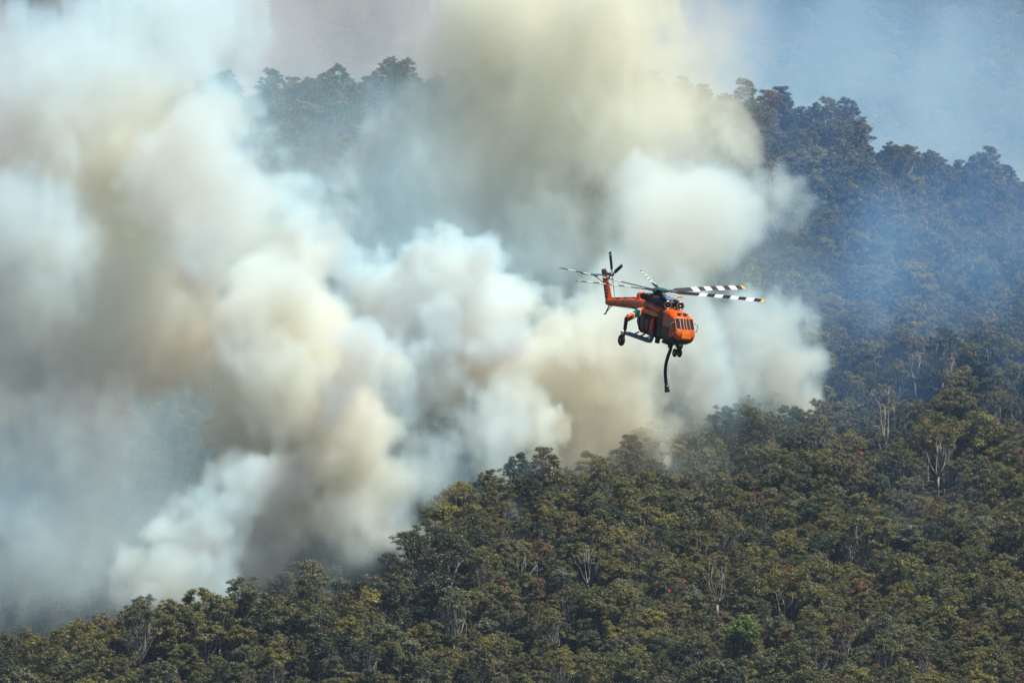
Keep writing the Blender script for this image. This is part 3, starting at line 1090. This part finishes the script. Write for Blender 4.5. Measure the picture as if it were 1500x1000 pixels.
class PB:
    """builds one mesh with several materials in body axes x forward, y port, z up"""
    def __init__(s):
        s.v, s.f, s.m, s.mats, s.sm = [], [], [], [], []

    def mi(s, mat):
        if mat not in s.mats:
            s.mats.append(mat)
        return s.mats.index(mat)

    def add(s, V, Fc, mat, smooth=False):
        n = len(s.v)
        k = s.mi(mat)
        s.v.extend([tuple(q) for q in V])
        for q in Fc:
            s.f.append([i + n for i in q])
            s.m.append(k)
            s.sm.append(smooth)
        return s

    def box(s, a, b, mat, bev=0.0):
        (x0, y0, z0), (x1, y1, z1) = a, b
        if bev <= 0:
            V = [(x, y, z) for z in (z0, z1) for y in (y0, y1) for x in (x0, x1)]
            return s.add(V, [(0, 2, 3, 1), (4, 5, 7, 6), (0, 1, 5, 4), (2, 6, 7, 3), (0, 4, 6, 2), (1, 3, 7, 5)], mat)
        e = bev
        secs = []
        for x, i in ((x0, e), (x0 + e, 0), (x1 - e, 0), (x1, e)):
            secs.append([(x, y0 + i, z0 + i + e), (x, y0 + i + e, z0 + i), (x, y1 - i - e, z0 + i), (x, y1 - i, z0 + i + e),
                         (x, y1 - i, z1 - i - e), (x, y1 - i - e, z1 - i), (x, y0 + i + e, z1 - i), (x, y0 + i, z1 - i - e)])
        return s.loft(secs, mat)

    def loft(s, secs, mat, smooth=False, caps=True):
        n = len(secs[0])
        V = [p for q in secs for p in q]
        Fc = []
        for i in range(len(secs) - 1):
            for k in range(n):
                k2 = (k + 1) % n
                Fc.append((i * n + k, (i + 1) * n + k, (i + 1) * n + k2, i * n + k2))
        s.add(V, Fc, mat, smooth)
        if caps:
            s.add(secs[0], [tuple(range(n))], mat)
            s.add(secs[-1], [tuple(range(n))[::-1]], mat)
        return s

    def tube(s, pts, rad, mat, sides=10, smooth=True):
        if np.isscalar(rad):
            rad = [rad] * len(pts)
        V, Fc = tube_path(pts, rad, sides)
        s.add(V, Fc, mat, smooth)
        s.add(V[:sides], [tuple(range(sides))[::-1]], mat)
        s.add(V[-sides:], [tuple(range(sides))], mat)
        return s

    def ring(s, c, ax, r, rt, mat, n=18, m=8):
        ax = Vector(ax).normalized()
        a = ax.orthogonal().normalized()
        b = ax.cross(a)
        V, Fc = [], []
        for i in range(n):
            t = 2 * math.pi * i / n
            d = a * math.cos(t) + b * math.sin(t)
            for k in range(m):
                p = 2 * math.pi * k / m
                V.append(Vector(c) + d * (r + rt * math.cos(p)) + ax * rt * math.sin(p))
        for i in range(n):
            for k in range(m):
                Fc.append((i * m + k, ((i + 1) % n) * m + k, ((i + 1) % n) * m + (k + 1) % m, i * m + (k + 1) % m))
        return s.add(V, Fc, mat, True)

    def make(s, name, parent, label=None):
        me = bpy.data.meshes.new(name)
        me.from_pydata(s.v, [], s.f)
        for q in s.mats:
            me.materials.append(q)
        me.polygons.foreach_set('material_index', s.m)
        me.polygons.foreach_set('use_smooth', s.sm)
        me.update()
        o = bpy.data.objects.new(name, me)
        COL.objects.link(o)
        o.parent = parent
        if label:
            o['label'] = label
        return o


def rsec(x, hw, z, hh, n=16, e=2.6, dy=0.0):
    out = []
    for i in range(n):
        t = 2 * math.pi * (i + .5) / n
        c, s_ = math.cos(t), math.sin(t)
        out.append((x, dy + hw * math.copysign(abs(c) ** (2 / e), c), z + hh * math.copysign(abs(s_) ** (2 / e), s_)))
    return out


# ---- cockpit cabin
prof = [(2.7, -4.15), (4.2, -4.3), (6.0, -4.3), (6.75, -4.05), (7.15, -3.75), (7.32, -3.4), (7.25, -3.05), (7.02, -2.70), (6.3, -1.70), (5.9, -1.5), (5.2, -1.32), (4.0, -1.22), (2.7, -1.2)]
cx0, cz0 = 4.4, -2.85
secs = []
for y, k, fx in ((-1.10, .60, .82), (-1.06, .80, .90), (-.94, .93, .96), (-.72, 1, .99), (0, 1.01, 1.0), (.72, 1, .99), (.94, .93, .96), (1.06, .80, .90), (1.10, .60, .82)):
    secs.append([((cx0 + (px - cx0) * (fx if px > cx0 else 1.0)), y, cz0 + (pz - cz0) * k) for px, pz in prof])
n = len(prof)
cab = PB()
V = [p for q in secs for p in q]
lower, upper, band = [], [], []
for i in range(len(secs) - 1):
    for k in range(n):
        k2 = (k + 1) % n
        q = (i * n + k, i * n + k2, (i + 1) * n + k2, (i + 1) * n + k)
        zc = prof[k][1] * .5 + prof[k2][1] * .5
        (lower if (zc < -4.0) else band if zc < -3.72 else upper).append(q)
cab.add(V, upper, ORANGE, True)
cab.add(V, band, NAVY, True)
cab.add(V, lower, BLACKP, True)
cab.add(secs[0], [tuple(range(n))], ORANGE)
cab.add(secs[-1], [tuple(range(n))[::-1]], ORANGE)
cabin = cab.make('cockpit_cabin', heli)
PB().loft([[(7.0, -.62, -3.0), (7.0, .62, -3.0), (6.9, .66, -3.62), (6.9, -.66, -3.62)], [(7.34, -.5, -3.02), (7.34, .5, -3.02), (7.40, .5, -3.55), (7.40, -.5, -3.55)]], ORANGE_L).make('nose_panel', heli, 'bright orange rounded nose panel')
PB().box((3.0, -1.215, -3.86), (6.3, -1.19, -3.74), NAVY).make('stripe', heli, 'navy stripe round the lower cabin')
PB().box((3.0, 1.19, -3.86), (6.3, 1.215, -3.74), NAVY).make('stripe', heli, 'navy stripe round the lower cabin')


def quadpane(y0, y1, t0, t1, off=.02):
    a, b = Vector((7.02, 0, -2.70)), Vector((6.3, 0, -1.70))
    nn_ = Vector((b.z - a.z, 0, a.x - b.x)).normalized()
    P = []
    for y, t in ((y0, t0), (y1, t0), (y1, t1), (y0, t1)):
        p = a.lerp(b, t)
        shrink = -.10 * (abs(y) / .98) ** 3
        P.append(Vector((p.x + shrink, y, p.z + shrink * .4)) + nn_ * off)
    return P, nn_


fr = PB()
for y in (-.98, -.5, -.14, .14, .5, .98):
    P, nn_ = quadpane(y - .022, y + .022, -.02, 1.02, .0)
    fr.loft([[p for p in P], [p + nn_ * .07 for p in P]], ORANGE_L)
for t in (-.03, .98):
    P, nn_ = quadpane(-1.0, 1.0, t, t + .07, 0)
    fr.loft([[p for p in P], [p + nn_ * .06 for p in P]], ORANGE)
wf = fr.make('windscreen_frame', heli)
for y0, y1 in ((-.955, -.525), (-.475, -.165), (-.115, .115), (.165, .475), (.525, .955)):
    P, nn_ = quadpane(y0, y1, .04, .98, .025)
    PB().loft([[p - nn_ * .02 for p in P], [p + nn_ * .02 for p in P]], GLASS).make('windscreen_pane', heli)
for sgn in (-1, 1):
    y = sgn * 1.09
    for (xa, xb, za, zb) in ((5.55, 6.2, -2.75, -1.95), (4.55, 5.35, -2.75, -1.85)):
        PB().loft([[(xa, y, za), (xb, y, za), (xb - .25, y * .95, zb), (xa, y * .95, zb)], [(xa, y + sgn * .04, za), (xb, y + sgn * .04, za), (xb - .25, y * .95 + sgn * .04, zb), (xa, y * .95 + sgn * .04, zb)]], GLASS).make('side_window', heli)
    PB().loft([[(6.2, y * .98, -3.45), (6.8, y * .78, -3.4), (6.8, y * .78, -2.95), (6.2, y * .98, -2.95)], [(6.2, y * 1.03, -3.45), (6.86, y * .82, -3.4), (6.86, y * .82, -2.95), (6.2, y * 1.03, -2.95)]], GLASS).make('chin_window', heli)
    PB().tube([(6.3, sgn * 1.1, -3.0), (6.45, sgn * 1.45, -2.9), (6.5, sgn * 1.5, -2.3), (6.4, sgn * 1.1, -2.1)], .035, STEEL, 6).make('mirror_frame', heli)
PB().box((5.6, -.5, -1.37), (6.0, -.15, -1.27), DARKM).box((5.6, .15, -1.37), (6.0, .5, -1.27), DARKM).make('roof_window', heli)
for sgn in (-1, 1):
    PB().box((3.78, min(sgn * 1.06, sgn * 1.14), -3.7), (5.5, max(sgn * 1.06, sgn * 1.14), -2.82), SHADE_MAROON).make('cabin_side_shade', heli, 'dark panel painting shade onto the lower cabin side')  # plates added to paint the side's shade over the orange
# chin gear under the cabin
PB().box((3.2, -.7, -4.62), (4.6, .7, -4.3), BLACKP, .1).tube([(4.0, -.2, -4.5), (4.0, -.2, -4.95)], .1, BLACKP, 8).tube([(4.6, .3, -4.3), (4.6, .3, -4.8)], .05, STEEL, 6).make('belly_equipment', heli)
lamp = PB()
for y in (-.12, .14):
    lamp.tube([(6.3, y, -4.32), (6.42, y, -4.36)], .09, WHITEP, 10)
lamp.make('landing_light', heli)

# ---- fuselage spine, bulkhead and tank
spine = PB()
spine.loft([rsec(-4.6, .62, -1.85, .5, 12, 4), rsec(-2.5, .8, -1.75, .62, 12, 4), rsec(0, .95, -1.7, .7, 12, 4), rsec(3.2, .95, -1.75, .62, 12, 4)], ORANGE)
spine.make('fuselage', heli)
tank = PB()
tank.loft([rsec(-3.0, .75, -2.75, .5, 16, 3), rsec(-2.4, 1.05, -3.0, .9, 16, 3), rsec(-1.2, 1.2, -3.2, 1.15, 16, 3), rsec(1.6, 1.2, -3.25, 1.2, 16, 3), rsec(2.45, 1.1, -3.2, 1.1, 16, 3)], SHADE_MAROON, True)
tk = tank.make('water_tank', heli, 'belly water tank with its shade painted in as dark maroon')
rb = PB()
for x in (-1.6, -.4, .8, 1.9):
    rb.loft([rsec(x, 1.235, -3.23, 1.2, 16, 3), rsec(x + .07, 1.235, -3.23, 1.2, 16, 3)], BLACKP)
rb.make('tank_strap', heli)
PB().loft([rsec(2.47, 1.0, -3.2, 1.1, 12, 4), rsec(2.7, 1.0, -3.0, 1.2, 12, 4)], BLACKP).make('cabin_bulkhead', heli)
PB().box((2.72, -1.17, -4.05), (3.75, 1.17, -1.5), BLACKP, .05).make('cabin_rear_wall', heli, 'black rear section of the cabin side, enlarged as painted shade')  # black section made longer to paint in the shaded cabin side
PB().box((2.5, -1.1, -4.75), (2.95, -.7, -3.3), BLACKP, .06).make('pump_housing', heli)
for sgn in (-1, 1):
    p = PB()
    y = sgn * 1.12
    p.loft([rsec(-.7, .26, -1.98, .24, 10, 4, y), rsec(1.0, .26, -1.98, .24, 10, 4, y)], ORANGE_L)
    p.loft([rsec(1.08, .27, -1.98, .25, 10, 4, y), rsec(2.3, .27, -1.98, .25, 10, 4, y), rsec(2.8, .12, -1.98, .12, 10, 3, y)], ORANGE_L)
    p.make('side_tank', heli)
    p = PB()
    p.tube([(2.0, sgn * 1.3, -2.4), (2.0, sgn * 1.35, -3.0), (2.1, sgn * 1.35, -3.8)], [.14, .22, .26], ORANGE, 10)
    p.make('filler_pipe', heli)
    b = PB()
    b.tube([(2.15, sgn * 1.3, -3.8), (2.2, sgn * 1.3, -4.35), (2.0, sgn * 1.33, -4.65), (1.6, sgn * 1.4, -4.72), (-2.9, sgn * 1.95, -4.62)], [.2, .2, .22, .19, .17], BLUEM, 10)
    b.tube([(1.2, sgn * 1.15, -4.6), (-2.7, sgn * 1.6, -4.55)], .11, BLUEM, 8)
    for x in (1.0, -.4, -1.8):
        b.tube([(x, sgn * .9, -4.3), (x, sgn * 1.6, -4.65)], .08, DARKM if x < 0 else BLUEM, 6)
    b.make('scoop_pipe', heli, 'blue-grey water scoop pipe slung along the belly')
    PB().tube([(-2.9, sgn * 1.95, -4.62), (-3.25, sgn * 2.02, -4.6)], [.2, .26], WHITEP, 10).make('pipe_end', heli)

# ---- powerplant
for sgn in (-1, 1):
    y = sgn * .68
    e = PB().tube([(-.4, y, -.70), (1.0, y, -.75), (2.6, y, -.70), (3.5, y, -.8)], [.3, .42, .38, .34], DARKM, 14)
    e.tube([(-1.6, sgn * .95, -.7), (-.9, sgn * .8, -.75), (-.4, y, -.70)], [.36, .32, .28], BLACKP, 12)
    e = e.make('engine', heli)
    PB().ring((3.62, y, -.8), (1, 0, 0), .36, .085, STEEL).make('intake_ring', e)
    PB().tube([(3.4, y, -.8), (3.75, y, -.8)], [.16, .05], WHITEP if sgn > 0 else STEEL, 10).make('spinner', e)
    ex = PB()
    for q in range(5):
        ex.tube([(.2 + q * .55, y - .38, -.6), (.35 + q * .55, y, -.33 + .03 * (q % 2)), (.5 + q * .55, y + .38, -.62)], .045, STEEL if q % 2 else HUBM, 6)
    ex.make('engine_piping', e)
PB().box((-1.7, -.75, -1.25), (1.2, .75, -.32), BLACKP, .12).box((1.2, -.3, -1.25), (3.1, .3, -.5), DARKM, .06).make('engine_bay', heli)
gbx = PB().tube([(0, 0, -1.0), (0, 0, -.75), (0, 0, -.5), (0, 0, -.2)], [.6, .55, .4, .25], HUBM, 14)
for k in range(8):
    t = k * math.pi / 4
    gbx.tube([(.6 * math.cos(t), .6 * math.sin(t), -.95), (.2 * math.cos(t), .2 * math.sin(t), -.25)], .045, STEEL, 5)
gbx.make('gearbox', heli)
vis = PB().loft([rsec(.9, .25, -.34, .12, 12, 3), rsec(1.5, .52, -.28, .17, 12, 3), rsec(2.3, .55, -.32, .14, 12, 3), rsec(2.7, .3, -.42, .06, 12, 3)], VISOR, True)
vis.make('engine_fairing', heli, 'glossy blue-grey dome between the engines')
PB().box((-1.25, -.2, -.34), (-.85, .2, .02), RED, .05).make('beacon', heli, 'red box behind the rotor mast')
PB().tube([(-.95, -.68, -.5), (-.8, -.75, -.48)], [.16, .14], WHITEP, 10).make('exhaust_plug', heli)
oc = PB().ring((-4.1, 0, -.98), (1, 0, 0), .36, .1, ORANGE)
oc.tube([(-4.7, 0, -.98), (-4.1, 0, -.98)], [.34, .42], ORANGE, 14)
oc.tube([(-4.09, 0, -.98), (-4.04, 0, -.98)], [.33, .33], DARKM, 14)
oc.make('oil_cooler', heli)
PB().tube([(-3.7, 0, -1.2), (-1.6, 0, -1.1)], .12, STEEL, 8).make('drive_shaft', heli)
sv = PB()
for k in range(26):
    rr_ = np.random.default_rng(900 + k)
    p0 = Vector((rr_.uniform(-1.2, 2.8), rr_.choice([-1, 1]) * rr_.uniform(.3, .95), rr_.uniform(-1.3, -.5)))
    p1 = p0 + Vector((rr_.uniform(-.6, .6), rr_.uniform(-.15, .15), rr_.uniform(-.35, .35)))
    sv.tube([p0, p0.lerp(p1, .5) + Vector((0, 0, .08)), p1], .04, [STEEL, HUBM, DARKM, BLACKP][k % 4], 5)
sv.make('engine_hoses', heli)

# ---- tail
tb_ = PB()
tb_.loft([rsec(-4.3, .60, -1.85, .60, 14, 3), rsec(-6, .52, -2.0, .52, 14, 3), rsec(-9, .42, -2.4, .41, 14, 3), rsec(-11.4, .33, -2.68, .33, 14, 3), rsec(-12.2, .24, -2.72, .30, 14, 3)], ORANGE, True)
boom = tb_.make('tail_boom', heli)
for k in range(7):
    u0, u1 = k / 7 + .01, (k + .70) / 7
    xs0, xs1 = -4.9 - u0 * 6.4, -4.9 - u1 * 6.4
    zt = lambda x: -1.85 + (x + 4.3) * .117 + .60 + (x + 4.3) * .038
    PB().loft([[(xs0, -.15, zt(xs0) - .05), (xs0, .15, zt(xs0) - .05), (xs0, .12, zt(xs0) + .16), (xs0, -.12, zt(xs0) + .16)], [(xs1, -.15, zt(xs1) - .05), (xs1, .15, zt(xs1) - .05), (xs1, .12, zt(xs1) + .14), (xs1, -.12, zt(xs1) + .14)]],
              BLACKP if k % 2 else ORANGE).make('shaft_cover', boom)


def pyl(t, ch, th):
    x = -11.7 - 1.9 * t
    z = -2.75 + 2.5 * t
    return [(x + ch * .5, 0, z), (x + ch * .2, -th, z), (x - ch * .3, -th * .7, z), (x - ch * .55, 0, z), (x - ch * .3, th * .7, z), (x + ch * .2, th, z)]


py_ = PB()
py_.loft([pyl(-.1, 1.5, .30), pyl(.15, 1.7, .27), pyl(.6, 1.45, .22), pyl(1.02, 1.15, .18)], ORANGE)
pyo = py_.make('tail_pylon', heli)
for k in range(6):
    t = .2 + k * .125
    q0, q1 = pyl(t, 1.66 - .5 * t, .30 - .09 * t), pyl(t + .055, 1.66 - .5 * t, .30 - .09 * t)
    PB().loft([q0, q1], BLACKP).make('pylon_band', pyo, 'black band across the tail pylon')
PB().loft([pyl(1.02, 1.0, .25), pyl(1.12, .9, .28), pyl(1.22, .5, .2)], DARKM).tube([(-13.75, 0, -.1), (-13.7, .75, -.12)], [.18, .14], DARKM, 10).tube([(-13.6, -.02, .1), (-13.6, -.05, .45)], .05, RED, 6).make('tail_gearbox', heli)
PB().loft([[(-13.2, -.1, -.28), (-14.1, -.1, -.3), (-14.1, -.1, -.2), (-13.25, -.1, -.16)], [(-13.4, -2.3, -.32), (-14.2, -2.4, -.34), (-14.2, -2.4, -.28), (-13.45, -2.3, -.24)]], TEAL).tube([(-13.4, -.2, -.9), (-13.6, -1.2, -.35)], .04, DARKM, 5).make('stabiliser', heli, 'dark teal stabiliser on one side of the pylon top')
PB().tube([(-11.6, 0, -2.95), (-12.3, 0, -3.95)], .06, BLACKP, 6).tube([(-11.0, 0, -2.95), (-12.3, 0, -3.9)], .045, BLACKP, 6).tube([(-12.15, 0, -3.9), (-12.55, 0, -4.02)], .08, BLACKP, 6).make('tail_skid', heli)
th_ = PB().tube([(-13.7, .6, -.12), (-13.7, 1.0, -.12)], [.22, .16], STEEL, 12).make('tail_rotor_hub', heli)
for k in range(4):
    a = R_(-30 + 90 * k)
    d = Vector((math.sin(a), 0, math.cos(a)))
    c = Vector((math.cos(a), 0.35, -math.sin(a))).normalized()
    o_ = Vector((-13.7, .85, -.12))
    nrm = d.cross(c)
    b = PB()
    def bs(r_, ch):
        return [o_ + d * r_ + c * ch * .5, o_ + d * r_ + nrm * .03, o_ + d * r_ - c * ch * .5, o_ + d * r_ - nrm * .03]
    b.loft([bs(.15, .12), bs(.5, .16), bs(.6, .36), bs(2.1, .36), ], BLACKP)
    b.loft([bs(2.1, .36), bs(2.2, .36)], WHITEP)
    b.loft([bs(2.2, .36), bs(2.45, .34)], BLACKP)
    b.make('tail_rotor_blade', heli)

# ---- main rotor
hub = PB().tube([(0, 0, -.2), (0, 0, .35)], [.2, .2], HUBM, 12)
hub.tube([(0, 0, .22), (0, 0, .30), (0, 0, .42)], [.75, .8, .45], TEAL, 12, False)
hub.tube([(0, 0, -.32), (0, 0, -.2)], [.55, .5], DARKM, 12, False)
hub = hub.make('rotor_head', heli)
AZ = [14, -46, -106, -166, -226, -286]      # degrees from the nose towards port is negative
for k, a in enumerate(AZ):
    a = R_(a)
    d = Vector((math.cos(a), -(-math.sin(a)) * 1.0, 0))      # starboard positive
    d = Vector((math.cos(a), -math.sin(a), 0))
    cone = R_(5.2)
    e = Vector((d.x * math.cos(cone), d.y * math.cos(cone), math.sin(cone)))
    lead = Vector((-d.y, d.x, 0))                             # turns anticlockwise seen from above
    retreat = d.y                                             # 1 on the port side
    pitch = R_(15 + 9 * retreat)
    nrm0 = e.cross(lead)
    if nrm0.z < 0:
        nrm0 = -nrm0
    c = (lead * math.cos(pitch) + nrm0 * math.sin(pitch)).normalized()
    nn_ = c.cross(e)
    if nn_.z < 0:
        nn_ = -nn_
    root = Vector((0, 0, .08))

    def bs(r_, ch, th=.05):
        p = root + e * r_ - Vector((0, 0, .0022 * r_ * r_))
        return [p + c * ch * .5, p + c * ch * .25 + nn_ * th, p - c * ch * .5, p + c * ch * .25 - nn_ * th]
    b = PB()
    b.loft([bs(.5, .16, .1), bs(1.0, .2, .1), bs(1.6, .26, .07)], HUBM)
    b.loft([bs(1.6, .28), bs(2.2, .72), bs(3.3, .70)], BLACKP)
    r0_, st = 3.3, .82
    i_ = 0
    while r0_ < 10.2:
        r1_ = min(r0_ + st, 10.25)
        b.loft([bs(r0_, .70), bs(r1_, .70)], WHITEP if i_ % 2 else BLACKP)
        r0_, i_ = r1_, i_ + 1
    b.loft([bs(10.25, .70), bs(10.6, .70)], BLACKP)
    b.loft([bs(10.6, .70), bs(10.95, .60)], YELLOW)
    b.make('main_rotor_blade', heli)
    lk = PB().tube([d * .55 + Vector((0, 0, -.28)), d * .75 + lead * .18 + Vector((0, 0, .1))], .05, STEEL, 6)
    lk.tube([d * .3 + Vector((0, 0, .1)), d * .95 + Vector((0, 0, .12))], [.17, .13], HUBM, 8)
    lk.tube([d * .5 + lead * .2 + Vector((0, 0, .1)), d * .9 + lead * .22 + Vector((0, 0, .14))], .06, STEEL, 6)
    lk.make('blade_damper', hub)

# ---- undercarriage
for sgn in (-1, 1):
    g = PB()
    segs = [(0.0, .22, ORANGE_L), (.22, .42, ORANGE_L), (.42, .46, WHITEP), (.46, .68, TEAL), (.68, .72, WHITEP), (.72, 1.0, ORANGE_L)]
    A_, B_ = Vector((-1.0, sgn * .6, -1.62)), Vector((-.62, sgn * 3.0, -3.0))
    for t0, t1, mt in segs:
        q = []
        for t in (t0, t1):
            p = A_.lerp(B_, t)
            w_, h_ = .46 - .12 * t, .34 - .12 * t
            q.append([p + Vector((w_, 0, h_)), p + Vector((-w_, 0, h_)), p + Vector((-w_, 0, -h_)), p + Vector((w_, 0, -h_))])
        n_v = len(q[0])
        g.add(q[0] + q[1], [(0, 1, 5, 4)], mt)  # top face keeps the lighter orange: sunlight painted into the colour
        g.add(q[0] + q[1], [(1, 2, 6, 5), (2, 3, 7, 6), (3, 0, 4, 7)], ORANGE if mt is ORANGE_L else mt)
    g.add(q[1], [(3, 2, 1, 0)], ORANGE)
    g.tube([B_ + Vector((0, -sgn * .1, .1)), B_ + Vector((0, -sgn * .1, .5))], [.2, .08], RED, 8)
    g.make('gear_arm', heli)
    st_ = PB().tube([B_ + Vector((0, 0, .15)), B_ + Vector((-.05, 0, -1.1))], [.2, .17], BLACKP, 10)
    st_.tube([B_ + Vector((-.05, 0, -1.1)), B_ + Vector((-.1, 0, -2.0))], .09, STEEL, 8)
    st_.tube([B_ + Vector((.05, 0, -1.0)), B_ + Vector((.22, 0, -1.4)), B_ + Vector((-.05, 0, -1.8))], .05, DARKM, 6)
    st_.tube([(-.75, sgn * 2.85, -5.05), (-.75, sgn * 3.2, -5.05)], .1, STEEL, 8)
    st_.make('gear_strut', heli)
    wc = Vector((-.75, sgn * 3.18, -5.12))
    W_ = bpy.data.objects.new('wheel', None)
    W_.parent = heli
    W_.location = wc
    COL.objects.link(W_)
    PB().ring((0, 0, 0), (0, 1, 0), .38, .21, RUBBER, 22, 10).make('tyre', W_)
    PB().tube([(0, -.13, 0), (0, .13, 0)], [.25, .25], ORANGE, 14).make('rim', W_)
ng = PB().tube([(5.7, 0, -4.2), (5.75, 0, -5.0)], [.11, .08], DARKM, 8).tube([(5.72, -.25, -5.15), (5.72, .25, -5.15)], .07, STEEL, 8).tube([(5.3, 0, -4.3), (5.7, 0, -4.9)], .05, DARKM, 6)
ng.make('nose_gear_strut', heli)
for sgn in (-1, 1):
    W_ = bpy.data.objects.new('wheel', None)
    W_.parent = heli
    W_.location = (5.72, sgn * .26, -5.2)
    COL.objects.link(W_)
    PB().ring((0, 0, 0), (0, 1, 0), .28, .15, RUBBER, 18, 8).make('tyre', W_)
    PB().tube([(0, -.08, 0), (0, .08, 0)], [.18, .18], STEEL, 12).make('rim', W_)

# ---- snorkel hose, traced in real space below the belly
inv = heli.matrix_world.inverted()
path = [(984, 492, 840), (984, 502, 840), (982, 512, 840.2), (978.5, 522, 840.4), (975.6, 533, 840.6), (974.6, 545, 840.8), (975.2, 556, 841), (976.3, 564, 841)]
PP = [inv @ at(*q) for q in path]
fine = []
for i in range(len(PP) - 1):
    for u in (0, .25, .5, .75):
        a, b_, c_, d_ = PP[max(i - 1, 0)], PP[i], PP[i + 1], PP[min(i + 2, len(PP) - 1)]
        fine.append(.5 * ((2 * b_) + (c_ - a) * u + (2 * a - 5 * b_ + 4 * c_ - d_) * u * u + (3 * b_ - a - 3 * c_ + d_) * u ** 3))
fine.append(PP[-1])
hs = PB().tube(fine, [.165 + .012 * (i % 2) for i in range(len(fine))], HOSE_M, 12)
hs.make('snorkel_hose', heli, 'long dark navy suction hose curving down from the belly')
e0 = PP[-1]
dn = (PP[-1] - PP[-2]).normalized()
PB().tube([e0, e0 + dn * .12, e0 + dn * .2, e0 + dn * .62, e0 + dn * .7], [.18, .26, .2, .27, .22], BLACKP, 14, False).make('suction_strainer', heli)

# ------------------------------------------------------------------ flames in the scrub
fm, fnt, fout = new_mat('flame')
fe = fnt.nodes.new('ShaderNodeEmission')
fe.inputs[0].default_value = (1.0, 0.09, 0.02, 1)
fe.inputs[1].default_value = .45
fnt.links.new(fe.outputs[0], fout.inputs[0])
for (px, py, hgt, lab) in ((1262, 664, .8, 'small orange flame burning on a trunk left of the tall bare forked tree'),
                           (1003, 851, .7, 'tiny red flame on a branch left of the bare tree above the lime tree'),
                           (981, 866, .8, 'tiny red flame low in the scrub, lowest of the three')):
    ds = np.arange(1960, 2330, .5)
    x_ = (px - 750) / FPX * ds
    z_ = ground(x_, ds)
    _, v_ = project(x_, ds, z_ + 15)
    k_ = int(np.argmin(np.abs(v_ - py)))
    c0 = Vector((x_[k_], ds[k_] - 6.5, CAM_Z)) * 1.0
    c0 = at(px, py, ds[k_] - 6.5)
    b = PB()
    rr_ = np.random.default_rng(int(px))
    for q in range(4):
        o0 = Vector((rr_.uniform(-.4, .4), rr_.uniform(-.3, .3), rr_.uniform(-.3, .3))) * hgt * .7
        h_ = hgt * rr_.uniform(.5, 1)
        b.tube([o0, o0 + Vector((.1, 0, h_ * .3)), o0 + Vector((-.12, 0, h_ * .7)), o0 + Vector((.1, 0, h_))], [.12 * hgt, .2 * hgt, .11 * hgt, .02], fm, 7)
    fo = b.make('flame', None)
    fo.location = c0
    tag(fo, lab, 'flame', 'small flames in the forest')
print('done', round(time.time() - T0, 1))
